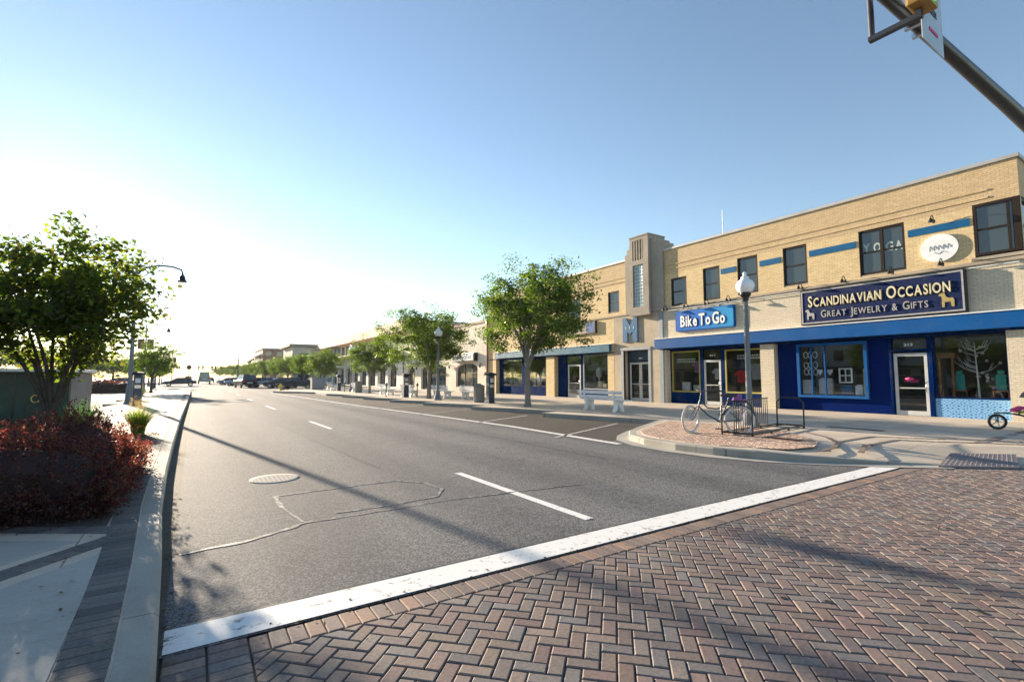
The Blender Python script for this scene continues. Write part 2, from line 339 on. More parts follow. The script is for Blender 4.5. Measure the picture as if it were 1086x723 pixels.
# ------------------------------------------------------------------ ground, road, kerbs
m = MB(); m.sheet([(-700,-300),(700,-300),(700,900),(-700,900)], -.03); struct(m, 'ground', M['ground'])
m = MB(); m.sheet([(-.1,3.3),(14.5,3.3),(14.5,420),(-.1,420)], 0); m.sheet([(-.1,68),(-.1,420),(-9,420),(-9,68)], 0)
struct(m, 'road', M['asphalt'])
m = MB(); m.sheet([(14.5,-14),(60,-14),(60,-60),(-60,-60),(-60,-14)], -.006); m.sheet([(-60,-14),(60,-14),(60,-4),(-60,-4)], -.006); struct(m, 'cross_road', M['asphalt'])
m = MB(); m.sheet([(-60,-4),(-9.1,-4),(-9.1,420),(-60,420)], -.002); m.sheet([(-9.1,-4),(-.1,-4),(-.1,68),(-9.1,68)], -.002); struct(m, 'parking_lot', M['lot'])
m = MB(); m.sheet([(8.16,8.4),(14,10.5),(14,60),(6.0,53),(6.7,38.8),(7.3,26),(7.75,19.4),(8.13,12.6)], .004); struct(m, 'parking_bays', M['asphalt_parking'])

def ribbon(m, pts, wd, z, mi=0, jit=0.):
    pts = [Vector((*p, 0)) for p in pts]; a = []; b = []
    for i, p in enumerate(pts):
        d = (pts[min(i+1, len(pts)-1)] - pts[max(i-1, 0)]).normalized(); n = Vector((-d.y, d.x, 0))
        ww = wd*(1 + random.uniform(-jit, jit)); a.append(p + n*ww/2); b.append(p - n*ww/2)
    vs = [(q.x, q.y, z) for q in a] + [(q.x, q.y, z) for q in b]; k = len(pts)
    m.add(vs, [(i, k+i, k+i+1, i+1) for i in range(k-1)], mi)
def wavy(p0, p1, n, amp):
    return [(p0[0]+(p1[0]-p0[0])*i/n + random.uniform(-amp,amp), p0[1]+(p1[1]-p0[1])*i/n + random.uniform(-amp,amp)) for i in range(n+1)]

# markings
m = MB(); m.sheet([(-.09,3.32),(10.4,3.32),(10.0,3.62),(-.09,3.62)], .0045); struct(m, 'road_marking_stop_line', M['paint'])
m = MB()
for y0, y1, x in [(3.95,6.95,3.5),(14.8,17.75,3.32),(25.2,28.6,3.15),(35.6,38.6,3.1),(46,49,3.1),(57,60,3.1),(68,71,3.1),(79,82,3.1),(90,93,3.1),(102,105,3.1)]:
    m.sheet([(x,y0),(x+.12,y0),(x+.08,y1),(x-.04,y1)], .0045)
struct(m, 'road_marking_lane_dashes', M['paint'])
m = MB(); ribbon(m, [(8.05,7.9),(8.15,12.6),(7.78,19.4),(7.3,26),(6.72,38.8),(6.1,52)], .2, .0085); struct(m, 'road_marking_edge_line', M['paint'])
m = MB()
for a, b in [((7.55,9.6),(11.6,11.45)),((7.75,14.1),(11.0,15.75)),((7.6,18.6),(10.7,20.2)),((7.35,23.),(10.3,24.5)),((7.1,27.3),(9.95,28.7)),((6.9,31.6),(9.7,33.0)),((6.7,36.),(9.3,37.2)),((6.5,40.5),(9.1,41.7))]:
    ribbon(m, [a, b], .1, .0085)
struct(m, 'road_marking_bay_lines', M['paintworn'])
m = MB()
for pts in [[(-.06,5.08),(.45,5.15),(.8,5.32),(1.02,5.47),(1.6,5.45),(2.6,5.5),(3.4,5.42),(4.6,5.3)],[(1.35,5.66),(2.0,5.66),(2.62,5.74),(2.86,6.1),(2.78,6.6),(2.5,6.92),(1.7,6.92),(.9,6.86),(.9,6.3),(1.0,5.5)]] or [[(-.1,5.05),(.35,5.15),(.62,5.5),(1.05,5.62),(2.4,5.42),(3.34,5.25),(5.6,5.0),(7.2,4.7)], [(1.05,5.62),(.86,6.1),(.74,6.95),(1.2,7.0),(2.3,7.0),(2.62,6.7),(2.66,5.9),(2.5,5.62),(1.5,5.72)]]:
    ext = []
    for i in range(len(pts)-1): ext += wavy(pts[i], pts[i+1], 5, .012)[:-1]
    ribbon(m, ext + [pts[-1]], .042, .0045, 0, .6)
struct(m, 'road_marking_loop_sealant', M['sealant'])
m = MB()
ribbon(m, wavy((1.5,40),(2.6,8),60,.03), .018, .0035, 0, .6)
ribbon(m, wavy((6.4,6.6),(5.8,46),70,.035), .02, .0035, 0, .6); ribbon(m, wavy((-.1,12.1),(8,12.7),26,.04), .016, .0035, 0, .6); ribbon(m, wavy((-.1,23),(7.4,23.5),20,.04), .018, .0035, 0, .6)
ribbon(m, wavy((0,3.64),(10.2,3.64),60,.008), .02, .0035, 0, .7)
struct(m, 'road_crack_filling', M['crack'])
mh = thing('manhole_cover', (1.05,8.05,0), 'pale round manhole cover flush in the asphalt of the lane', 'manhole cover')
m = MB(); m.lathe((1.05,8.05,0), [(.34,.0),(.34,.006),(.29,.006)], 40); m.build('ring', M['panel'], mh)
m = MB(); m.lathe((1.05,8.05,0), [(.286,.0),(.286,.007)], 40)
for i in range(-4,5):
    for j in range(-4,5):
        if math.hypot(i,j) < 4.3: m.box(1.05+i*.06-.012, 8.05+j*.06-.012, .0065, 1.05+i*.06+.012, 8.05+j*.06+.012, .0085)
m.build('lid', M['lid'], mh)

# kerb left and planted median
kx = [(-.10,-4),(-.10,3),(-.15,4.5),(-.24,6.5),(-.29,9),(-.32,13),(-.34,20),(-.3,32),(-.28,50),(-.35,62),(-.75,65.5),(-1.8,67.3),(-3.6,68)]
def offs(pts, d):
    out = []
    for i, p in enumerate(pts):
        a = Vector(pts[max(i-1,0)]); b = Vector(pts[min(i+1,len(pts)-1)]); t = (b-a).normalized(); out.append((p[0]-t.y*d, p[1]+t.x*d))
    return out
def kerb(m, pts, wd, h, side=1, gut=0.):
    inn = offs(pts, wd*side); hs = h if hasattr(h, '__len__') else [h]*len(pts); n = len(pts); r = .025
    e1 = offs(pts, r*side)
    vs = []; 
    for i in range(n):
        vs += [(*pts[i], -.01), (*pts[i], max(hs[i]-r, 0.)), (*e1[i], hs[i]), (*inn[i], hs[i]+.002)]
    for i in range(n-1):
        for k in range(3):
            q = (i*4+k, (i+1)*4+k, (i+1)*4+k+1, i*4+k+1); m.add([vs[j] for j in q], [(0,1,2,3)])
    return inn
m = MB(); ki = kerb(m, kx, .17, .15); struct(m, 'kerb_median', M['kerb'])
med = ki + [(-3.6,67.8)] + [(-3.6,62.)]
teeth = []
for yb in (57.2,52.2,47.2,42.2,37.0,31.9,25.6): teeth += [(-3.05,yb+5.2 if yb != 25.6 else 31.7),(-3.8,yb),(-3.0,yb+.02)]
med = ki + [(-3.6,67.8),(-3.1,62.5)] + [p for yb in (57.2,52.2,47.2,42.2,37.0,31.9,25.6) for p in ((-3.8,yb),(-3.0,yb+.03))] + [(-2.95,21.6),(-7.5,21.4),(-7.5,-4)]
m = MB(); m.prism(med, -.01, .15, 0); fix(struct(m, 'median_path', M['walk']))
m = MB()
seq = [(-3.1,62.5)] + [p for yb in (57.2,52.2,47.2,42.2,37.0,31.9,25.6) for p in ((-3.8,yb),(-3.0,yb+.03))] + [(-2.95,21.6)]
for a, b in zip(seq[:-1], seq[1:]):
    d = (Vector(b)-Vector(a)).normalized(); n = Vector((d.y,-d.x))*-.0
    m.bar((a[0],a[1],.077), (b[0],b[1],.077), .14, .16)
struct(m, 'kerb_sawtooth_median', M['kerb'])

# clay and concrete pavers, each a chamfered block in one paving sheet
def clip(poly, planes):
    for (nx, ny, d) in planes:                 # keep nx*x+ny*y <= d
        out = []
        for i in range(len(poly)):
            a, b = poly[i], poly[(i+1)%len(poly)]; da, db = nx*a[0]+ny*a[1]-d, nx*b[0]+ny*b[1]-d
            if da <= 0: out.append(a)
            if (da < 0 < db) or (db < 0 < da): t = da/(da-db); out.append((a[0]+(b[0]-a[0])*t, a[1]+(b[1]-a[1])*t))
        poly = out
        if len(poly) < 3: return None
    return poly
def area(p): return abs(sum(p[i][0]*p[(i+1)%len(p)][1]-p[(i+1)%len(p)][0]*p[i][1] for i in range(len(p))))/2
CL = [(.215,.158,.14),(.195,.148,.135),(.22,.172,.15),(.172,.142,.135),(.232,.182,.155),(.175,.158,.155),(.205,.148,.137),(.205,.175,.158)]
GR = [(.13,.12,.115),(.10,.095,.095),(.155,.14,.13)]
def block(m, poly, z, pal, th=.02, ch=.0065, gap=.0032):
    if not poly or area(poly) < .0006: return
    cx = sum(p[0] for p in poly)/len(poly); cy_ = sum(p[1] for p in poly)/len(poly); z += random.uniform(-.0022,.0022)
    def ins(d):
        out = []
        n = len(poly); sg = 1 if sum(poly[i][0]*poly[(i+1)%n][1]-poly[(i+1)%n][0]*poly[i][1] for i in range(n)) > 0 else -1
        for i in range(n):
            p0, p, p1 = Vector(poly[i-1]), Vector(poly[i]), Vector(poly[(i+1)%n]); a = (p-p0); b = (p1-p)
            if a.length < 1e-6 or b.length < 1e-6: out.append(tuple(p)); continue
            a.normalize(); b.normalize(); na = Vector((-a.y,a.x))*sg; nb = Vector((-b.y,b.x))*sg; k = 1+na.dot(nb)
            out.append(tuple(p + (na+nb)*(d/max(k,.4))))
        return out
    o = ins(gap); t = ins(gap+ch) if area(poly) > .004 else ins(gap+.002); n = len(poly)
    c = random.choice(pal); f = random.uniform(.88,1.2); c = tuple(x*f for x in c)
    tx, ty = random.uniform(-.013,.013), random.uniform(-.013,.013)
    vs = [(x,y,z-th) for x,y in o] + [(x,y,z-ch*.75) for x,y in o] + [(x,y,z+tx*(x-cx)+ty*(y-cy_)) for x,y in t]
    m.add(vs, [tuple(range(2*n,3*n))] + [(i,(i+1)%n,n+(i+1)%n,n+i) for i in range(n)] + [(n+i,n+(i+1)%n,2*n+(i+1)%n,2*n+i) for i in range(n)], 0, c)
def herring(m, planes, bb, z, pal, ang=45, L=.178, th=.02):
    W = L/2; ca, sa = math.cos(R(ang)), math.sin(R(ang)); x0,y0,x1,y1 = bb; cxx, cyy = (x0+x1)/2, (y0+y1)/2
    n = int(math.hypot(x1-x0,y1-y0)/W/2)+6
    for k in range(-n, n):
        for d in range(-2*n//4-1, 2*n//4+2):
            for (bx, by, bw, bh) in ((k+4*d,k,2,1),(k+3+4*d,k,1,2)):
                if abs(bx) > n+3 or abs(by) > n+3: continue
                P = [(bx,by),(bx+bw,by),(bx+bw,by+bh),(bx,by+bh)]
                P = [((x*ca-y*sa)*W+cxx, (x*sa+y*ca)*W+cyy) for x, y in P]
                if max(p[0] for p in P) < x0 or min(p[0] for p in P) > x1 or max(p[1] for p in P) < y0 or min(p[1] for p in P) > y1: continue
                block(m, clip(P, planes), z, pal, th)
def convex(pts):
    n = len(pts); sg = 1 if sum(pts[i][0]*pts[(i+1)%n][1]-pts[(i+1)%n][0]*pts[i][1] for i in range(n)) > 0 else -1; out = []
    for i in range(n):
        a, b = pts[i], pts[(i+1)%n]; nx, ny = (b[1]-a[1])*sg, -(b[0]-a[0])*sg; out.append((nx, ny, nx*a[0]+ny*a[1]))
    return out
m = MB(); x0,y0,x1,y1 = .32,-1.6,16.,3.08
herring(m, [(-1,0,-x0),(1,0,x1),(0,-1,-y0),(0,1,y1)], (x0,y0,x1,y1), 0, CL)
x = .32
while x < 13: block(m, [(x,3.085),(x+.1,3.085),(x+.1,3.285),(x,3.285)], 0, CL[:3]+CL[4:5]+[(.3,.2,.15)]); x += .1
y = -1.6
while y < 3.25:
    for xx in (-.09,.115): block(m, [(xx,y),(xx+.2,y),(xx+.2,y+.1),(xx,y+.1)], 0, CL)
    y += .1
struct(m, 'brick_crossing_pavement', M['pavers'])
m = MB(); m.sheet([(-.1,-4.0),(24,-4.0),(24,3.31),(-.1,3.31)], -.012); struct(m, 'ground_paver_bed', M['joint'])
m = MB(); m.sheet([(.0,-4),(24,-4),(24,-1.6),(.0,-1.6)], -.004); struct(m, 'road_beyond_crossing', M['asphalt'])

# paver bands on the median
m = MB(); y = -1.
def kxat(y):
    for (a, b), (c, d) in zip(kx[:-1], kx[1:]):
        if b <= y <= d: return a + (c-a)*(y-b)/(d-b)
    return -.1
while y < 60:
    xo = kxat(y)-.17-.012
    block(m, [(xo,y),(xo-.21,y),(xo-.21,y+.1),(xo,y+.1)], .158, GR, .01, .004, .002); y += .1
def band(st, d, n, planes, back=0):
    nn = Vector((-d.y,d.x))
    for i in range(n):
        for k in (0,1):
            q = st + d*(.2*i - (.1 if k else 0)) - nn*.1*k; block(m, clip([tuple(q), tuple(q+d*.2), tuple(q+d*.2-nn*.1), tuple(q-nn*.1)], planes), .158, GR, .01, .004, .002)
d1 = Vector((-.84,.54)).normalized(); d2 = Vector((-.67,-.74)).normalized()
band(Vector((-.4,5.40)), d1, 22, [(1,0,-.555)]); band(Vector((-.4,5.33))+Vector((-.74,.67))*.0, d2, 44, [(1,0,-.555)])
struct(m, 'paver_path_bands', M['pavers'])
m = MB()   # smooth cast panels between the bands
dv = d; 
m.prism([(-.555,4.93),(-.52,4.0),(-.50,3.0),(-.50,-1.0),(-5.9,-1.0)], .15, .1565); m.prism([(-.76,5.40),(-3.4,7.10),(-3.4,2.46)], .15, .1565)
struct(m, 'path_panels', M['panel'])

# right-hand pavement with the corner bulb
ke = [(24,-7.0),(20,-5.0),(17,-2.6),(14.6,-.4),(12.8,1.15),(11.6,2.19),(10.7,3.0),(10.0,3.6),(9.2,4.4),(8.68,5.1),(8.42,5.8),(8.32,6.6),(8.4,7.5),(8.72,8.25),(9.3,8.8),(10.2,9.35),(11.3,9.9),(12.45,10.5)]
hs = [.15,.15,.15,.06,.012,.012,.02,.055,.11,.15,.15,.15,.15,.15,.15,.15,.15,.15]
m = MB(); kin = kerb(m, ke, .17, hs, -1)
struct(m, 'kerb_corner', M['kerb'])
m1_, m2_ = offs(ke, -1.55), offs(ke, -.85)
mid_ = m1_[:9] + m2_[9:]
m = MB()
for i in range(13):
    m.add([(*kin[i],hs[i]),(*kin[i+1],hs[i+1]),(*mid_[i+1],.15),(*mid_[i],.15)], [(0,1,2,3)])
tips = [(11.14,14.86),(10.79,19.87),(10.32,24.41),(9.9,28.55),(9.6,33.0),(9.3,37.3),(9.1,41.6)]
edge = [(12.45,10.5)]
for i, (tx, ty) in enumerate(tips): edge += [(tx,ty), (tx+1.25, ty+.55)] if i < len(tips)-1 else [(tx,ty)]
edge += [(9.2,46.5),(8.2,49.5),(7.0,50.6),(6.5,52.5),(7.2,55.5),(9.5,58),(12.0,60),(12.0,66)]
inn_ = [mid_[13],(10.1,7.9),(10.9,8.35),(11.9,8.9),(12.7,9.4)]
for i in range(4): m.add([(*kin[13+i],.15),(*kin[14+i],.15),(*inn_[i+1],.15),(*inn_[i],.15)], [(0,1,2,3)])
poly = list(mid_[:14]) + inn_[1:] + [kin[17]] + edge + [(40,66),(40,-9),(24,-9)]
m.add([(x,y,.15) for x, y in poly], [tuple(range(len(poly)))])
o = fix(struct(m, 'pavement', M['walk']))
m = MB(); 
for a, b in zip(edge[:-1], edge[1:]): m.bar((a[0],a[1],.075), (b[0],b[1],.075), .15, .165)
struct(m, 'kerb_sawtooth', M['kerb'])
# gutter pan around the bulb
m = MB(); g1 = offs(ke[6:17], .3); pp = ke[6:17]
for i in range(len(pp)-1): m.add([(*pp[i],.009),(*pp[i+1],.009),(*g1[i+1],.009),(*g1[i],.009)], [(0,1,2,3)])
struct(m, 'kerb_gutter', M['panel'])
m = MB(); bulb = [(8.62,6.6),(8.72,5.85),(9.35,4.85),(10.1,4.75),(10.85,5.0),(11.6,5.6),(12.2,6.3),(12.6,7.2),(12.7,8.6),(12.3,9.95),(11.2,9.5),(9.45,8.55),(8.9,7.95),(8.65,7.3)]
herring(m, convex(bulb), (8.3,4.5,13,10), .162, [(.52,.36,.27),(.46,.31,.23),(.56,.40,.31),(.48,.35,.28)], 45, .2, .012); struct(m, 'brick_pavement_bulb', M['pavers'])
def course(m, pts, z, pal, wd=.2, lay=.1):
    L_ = []; 
    for a, b in zip(pts[:-1], pts[1:]):
        a, b = Vector(a), Vector(b); n = max(1, round((b-a).length/lay)); d_ = (b-a)/n; nn_ = Vector((-d_.y,d_.x)).normalized()*wd/2
        for i in range(n): p = a+d_*i; block(m, [tuple(p-nn_),tuple(p+d_-nn_),tuple(p+d_+nn_),tuple(p+nn_)], z, pal, .012, .004)
m = MB(); course(m, [(9.6,4.42),(10.25,4.5),(11.1,4.75),(11.95,5.35),(12.6,6.1)], .162, [(.16,.13,.12),(.2,.15,.13)], .1)
for o_ in (0,-.55):
    course(m, [(p[0]+o_*.45,p[1]+o_) for p in [(10.3,4.5),(11.4,4.85),(12.97,4.85),(13.3,4.3),(13.85,3.68),(14.49,2.71),(15.5,1.5),(17,-.2)]], .162, [(.22,.17,.14),(.26,.2,.17)], .1)
struct(m, 'paver_pavement_ribbons', M['pavers'])
tp = thing('tactile_pad', (11.3,2.5,.06), 'rust brown tactile dome mat on the dropped kerb ramp at right', 'tactile paving')
m = MB(); P = [(10.45,2.98),(11.35,2.2),(12.5,2.45),(11.7,3.15)]
def rz(x, y): return .02 + .13*max(0, min(1, ((x-10.9)*.66+(y-2.6)*.75)/1.5))
z_ = [rz(*p)+.012 for p in P]; m.add([(p[0],p[1],z) for p, z in zip(P, z_)] + [(p[0],p[1],z-.03) for p, z in zip(P, z_)], [(0,1,2,3),(0,4,5,1),(1,5,6,2),(2,6,7,3),(3,7,4,0)]); m.build('plate', M['domemat'], tp)
m = MB()
for i in range(1,16):
    for j in range(1,15):
        u, v = i/16, j/15; x = (P[0][0]*(1-u)+P[3][0]*u)*(1-v)+(P[1][0]*(1-u)+P[2][0]*u)*v; y = (P[0][1]*(1-u)+P[3][1]*u)*(1-v)+(P[1][1]*(1-u)+P[2][1]*u)*v; z = (z_[0]*(1-u)+z_[3]*u)*(1-v)+(z_[1]*(1-u)+z_[2]*u)*v
        m.lathe((x,y,z), [(.018,-.002),(.011,.007)], 6)
tag(m.build('domes', M['domemat'], tp), kind='stuff')
m = MB(); course(m, [(13.6,3.2),(17.5,3.2),(21,3.1)], .158, [(.5,.46,.4),(.2,.16,.14)], .18, .22); struct(m, 'paver_pavement_edge', M['pavers'])
g = thing('drain_grate', (10.75,5.7,.165), 'rusty slotted drain grate set in the red bricks beside the bicycle rack', 'drain grate')
m = MB(); m.box(10.6,5.32,.16,10.9,5.36,.172); m.box(10.6,6.04,.16,10.9,6.08,.172); m.box(10.6,5.36,.16,10.63,6.04,.172); m.box(10.87,5.36,.16,10.9,6.04,.172)
for i in range(13): m.box(10.63,5.385+i*.05,.16,10.87,5.405+i*.05,.171)
m.build('grate_bars', M['rust'], g); m = MB(); m.sheet([(10.62,5.34),(10.88,5.34),(10.88,6.06),(10.62,6.06)], .1645); m.build('pit', M['dark'], g)
g = thing('pavement_hatch', (14.62,5.85,.15), 'long narrow black metal strip let into the pavement before the gift shop', 'hatch')
m = MB(); m.box(14.5,5.2,.15,14.74,6.5,.158); m.build('cover_plate', M['black'], g); m = MB()
for i in range(20): m.box(14.52,5.23+i*.064,.158,14.72,5.25+i*.064,.161)
m.build('tread_bars', M['steel'], g)
# tree pits
for i, (x, y) in enumerate([(12.93,18.5)]): pass

# ------------------------------------------------------------------ lettering
def text(body, size, ext=.01, off=0., sp=1., sx=1.):
    cu = bpy.data.curves.new('t', 'FONT'); cu.body = body; cu.size = size; cu.extrude = ext; cu.offset = off; cu.space_character = sp; cu.resolution_u = 3
    o = bpy.data.objects.new('t', cu); C.objects.link(o); bpy.context.view_layer.update()
    me = bpy.data.meshes.new_from_object(o.evaluated_get(bpy.context.evaluated_depsgraph_get())); bpy.data.objects.remove(o)
    V = [Vector((v.co.x*sx, v.co.y, v.co.z)) for v in me.vertices]; F = [tuple(p.vertices) for p in me.polygons]; bpy.data.meshes.remove(me)
    return V, F
def on_facade(m, T, x, y_left, z, y_right=None, mi=0, face='-X', rot=0.):
    """lay text on a wall facing -X; it starts at y_left and reads towards -Y; scaled to end at y_right."""
    V, F = T; xs = [v.x for v in V]; w_ = max(xs)-min(xs); k = 1 if y_right is None else (y_left-y_right)/w_; x0 = min(xs)
    vs = []
    for v in V:
        u, h = (v.x-x0)*k, v.y
        vs.append((x - v.z, y_left-u, z+h+u*math.tan(rot)))
    m.add(vs, F, mi)

# ------------------------------------------------------------------ the brick building on the right
def P_(y, z, X): return y*X/21., 1.5+(z-1.5)*X/21.          # the same spot seen on a plane nearer than the wall
def wall(m, y0, y1, z0, z1, holes, x, depth=.14, mi=0):
    ys = sorted({y0, y1, *[h[0] for h in holes], *[h[1] for h in holes]}); zs = sorted({z0, z1, *[h[2] for h in holes], *[h[3] for h in holes]})
    ys = [y for y in ys if y0 <= y <= y1]; zs = [z for z in zs if z0 <= z <= z1]
    for a, b in zip(ys[:-1], ys[1:]):
        for c, d in zip(zs[:-1], zs[1:]):
            my, mz = (a+b)/2, (c+d)/2
            if any(h[0] < my < h[1] and h[2] < mz < h[3] for h in holes): continue
            m.add([(x,a,c),(x,b,c),(x,b,d),(x,a,d)], [(0,3,2,1)], mi)
    for h in holes:
        a, b, c, d = h[:4]; X2 = x+depth
        m.add([(x,a,c),(X2,a,c),(X2,a,d),(x,a,d),(x,b,c),(X2,b,c),(X2,b,d),(x,b,d)], [(0,1,2,3),(4,7,6,5),(3,2,6,7),(0,4,5,1)], mi)
def sash(parent, y0, y1, z0, z1, x, w_=.085, mid=True, mull=None, pane='pane', blind=None):
    """y0<y1; frame with sashes, panes as a sub-part"""
    m = MB(); d = .07
    m.box(x,y0,z0,x+d,y0+w_,z1,bev=.006); m.box(x,y1-w_,z0,x+d,y1,z1,bev=.006); m.box(x,y0+w_,z0,x+d,y1-w_,z0+w_,bev=.006); m.box(x,y0+w_,z1-w_,x+d,y1-w_,z1,bev=.006)
    if mull: m.box(x-.003,mull-w_*.6,z0+w_,x+d,mull+w_*.6,z1-w_)
    if mid:
        zc = (z0+z1)/2; segs = [(y0+w_,y1-w_)] if not mull else [(y0+w_,mull-w_*.6),(mull+w_*.6,y1-w_)]
        for a, b in segs: m.box(x+.01,a,zc-.025,x+d,b,zc+.025)
    f = m.build('window', M['frame'], parent)
    m = MB(); m.box(x+.045,y0+w_*.5,z0+w_*.5,x+.055,y1-w_*.5,z1-w_*.5); m.build('pane', M[pane], f)
    m = MB(); m.box(x-.02,y0-.03,z0-.06,x+d,y1+.03,z0-.004); m.build('sill', M['sill'], f)
    return f

B = thing('brick_building', (21,19.7,.15), 'two storey buff brick row with blue awning bands, white doors and a stepped stone tower', 'building')
XF = 21.; Y0, Y1 = 3.6, 35.85
wins = [(16.66-.95,16.68,5.2,6.72),(13.87-.05,14.74,5.22,6.9),(11.93,12.9,5.28,7.03),(9.83,10.8,5.33,7.03),(6.52,7.95,5.28,7.04)]
lw = [(20.45,21.38,5.35,6.68),(23.9,25.3,5.35,6.68),(28.0,29.2,5.35,6.68),(31.8,33.0,5.35,6.68)]
corner = (3.6,4.7,5.34,7.09)
m = MB()
wall(m, Y0, 17.12, 5.1, 8.3, wins+[corner], XF); wall(m, 19.83, Y1, 5.1, 8.3, lw, XF)
m.add([(XF,Y0,7.09),(33,Y0,7.09),(33,Y0,8.3),(XF,Y0,8.3)], [(0,1,2,3)]); m.add([(22.4,Y0,5.34),(33,Y0,5.34),(33,Y0,7.09),(22.4,Y0,7.09)], [(0,1,2,3)]); m.add([(XF,Y0,5.1),(33,Y0,5.1),(33,Y0,5.34),(XF,Y0,5.34)], [(0,1,2,3)])
m.add([(XF,Y1,.15),(33,Y1,.15),(33,Y1,8.3),(XF,Y1,8.3)], [(0,3,2,1)])
m.add([(33,Y0,.15),(33,Y1,.15),(33,Y1,8.3),(33,Y0,8.3)], [(0,1,2,3)])
for z in (7.22,7.46): m.box(XF-.025,4.3,z,XF+.01,17.1,z+.05); m.box(XF-.025,19.9,z-.1,XF+.01,35.8,z-.05)
m.build('upper_wall', M['brick'], B)
m = MB(); m.box(XF-.06,Y0-.06,8.3,XF+.3,17.12,8.42,bev=.012); m.box(XF-.06,19.83,8.3,XF+.3,Y1+.05,8.42,bev=.012); m.box(XF+.3,Y0-.06,8.3,33.05,Y0+.3,8.42); m.box(XF+.3,Y1-.25,8.3,33.05,Y1+.05,8.42); m.build('coping', M['coping'], B)
m = MB(); m.sheet([(XF,Y0),(33,Y0),(33,Y1),(XF,Y1)], 8.1); m.build('roof', M['walkdark'], B)
m = MB(); wall(m, Y0, 17.5, 3.4, 5.1, [], XF); m.add([(XF,Y0,.15),(33,Y0,.15),(33,Y0,5.1),(XF,Y0,5.1)], [(0,1,2,3)]); m.build('lower_wall', M['creambrick'], B)
m = MB(); wall(m, 20.9, Y1, 3.3, 5.1, [], XF); o = m.build('lower_wall', M['brick'], B)
m = MB(); m.box(XF-.09,Y0-.05,5.1,XF+.05,17.12,5.2,bev=.01); m.box(XF-.06,19.9,5.1,XF+.05,Y1,5.18); m.build('string_course', M['sill'], B)
for a, b in ((4.78,6.42),(8.05,9.73),(10.9,11.83),(12.98,13.75)): m = MB(); m.box(XF-.02,a,6.44,XF+.01,b,6.69); m.build('tile_band', M['bandblue'], B)
for h in wins[:4]: sash(B, h[0], h[1], h[2]+.06, h[3], XF+.03)
yg = sash(B, 6.52, 7.95, 5.34, 7.04, XF+.03, mull=7.235)
m = MB()
for s_, y_, z_ in (('Y',7.84,6.2),('O',7.5,6.17),('G',7.12,6.12),('A',6.84,6.1)): on_facade(m, text(s_,.46,.002,.012), XF+.07, y_, z_, y_-.23)
m.build('lettering', M['yoga'], yg)
for h in lw: sash(B, h[0], h[1], h[2]+.06, h[3], XF+.03)
# corner window wrapping round the south end
m = MB(); z0, z1 = 5.4, 7.09
for (a, b) in ((3.62,3.78),(4.62,4.7)): m.box(XF+.0,a,z0,XF+.1,b,z1)
m.box(XF,3.78,z0,XF+.1,4.62,z0+.08); m.box(XF,3.78,z1-.1,XF+.1,4.62,z1); m.box(XF+.02,3.86,z0+.08,XF+.1,3.92,z1-.1); m.box(XF+.02,3.92,(z0+z1)/2-.03,XF+.09,4.62,(z0+z1)/2+.03)
m.box(XF+.1,3.62,z0,XF+.2,3.72,z1); m.box(XF+1.25,3.62,z0,XF+1.4,3.72,z1); m.box(XF+.2,3.62,z0,XF+1.25,3.72,z0+.08); m.box(XF+.2,3.62,z1-.1,XF+1.25,3.72,z1); m.box(XF+.2,3.64,(z0+z1)/2-.03,XF+1.25,3.7,(z0+z1)/2+.03)
f = m.build('window', M['frame'], B); m = MB(); m.box(XF+.05,3.8,z0,XF+.06,4.66,z1); m.box(XF+.12,3.67,z0,XF+1.3,3.68,z1); m.build('pane', M['pane'], f)
m = MB(); m.box(XF-.08,3.52,5.24,XF+.1,4.78,5.34); m.box(XF+.1,3.52,5.24,XF+1.5,3.62,5.34); m.build('sill', M['sill'], f)
# awning bands
def ps(m, ya, yb, za, zb, X, X2, **k):
    y_a, z_a = P_(ya, za, X); y_b, z_b = P_(yb, zb, X); m.box(X, y_a, z_a, X2, y_b, z_b, **k)
m = MB(); ps(m, 3.45,17.9,3.04,3.56,20.75,21.0,bev=.01); m.build('awning_band', M['blue'], B)
m = MB(); ps(m, 21.36,34.8,3.05,3.52,20.8,21.0,bev=.01); m.build('awning_band', M['teal'], B)
m = MB(); m.box(20.72,3.4,3.54,21.0,17.6,3.575); m.box(20.77,20.9,3.5,21,34.6,3.53); m.build('flashing', M['white'], B)
# soffit and stall risers, set back
XR = 21.32
m = MB(); m.box(21.0,3.6,2.95,23.6,17.5,3.02); m.box(21.0,20.9,2.95,23.6,35.8,3.02); m.build('soffit', M['navy'], B)
m = MB()
for a, b in ((3.6,4.14),(11.36,11.97),(17.1,17.5)): m.box(21.004,a,.15,21.5,b,3.4)
for z in (3.0,): m.box(21.004,3.6,3.0,21.3,17.5,3.4)
m.build('pier', M['creambrick'], B)
m = MB()
for a, b in ((34.6,35.85),(26.75,27.7),(20.95,21.5)): m.box(21.004,a,.15,21.6,b,3.3)
m.box(21.004,21.5,3.0,21.3,34.6,3.3)
m.build('pier', M['brick'], B)

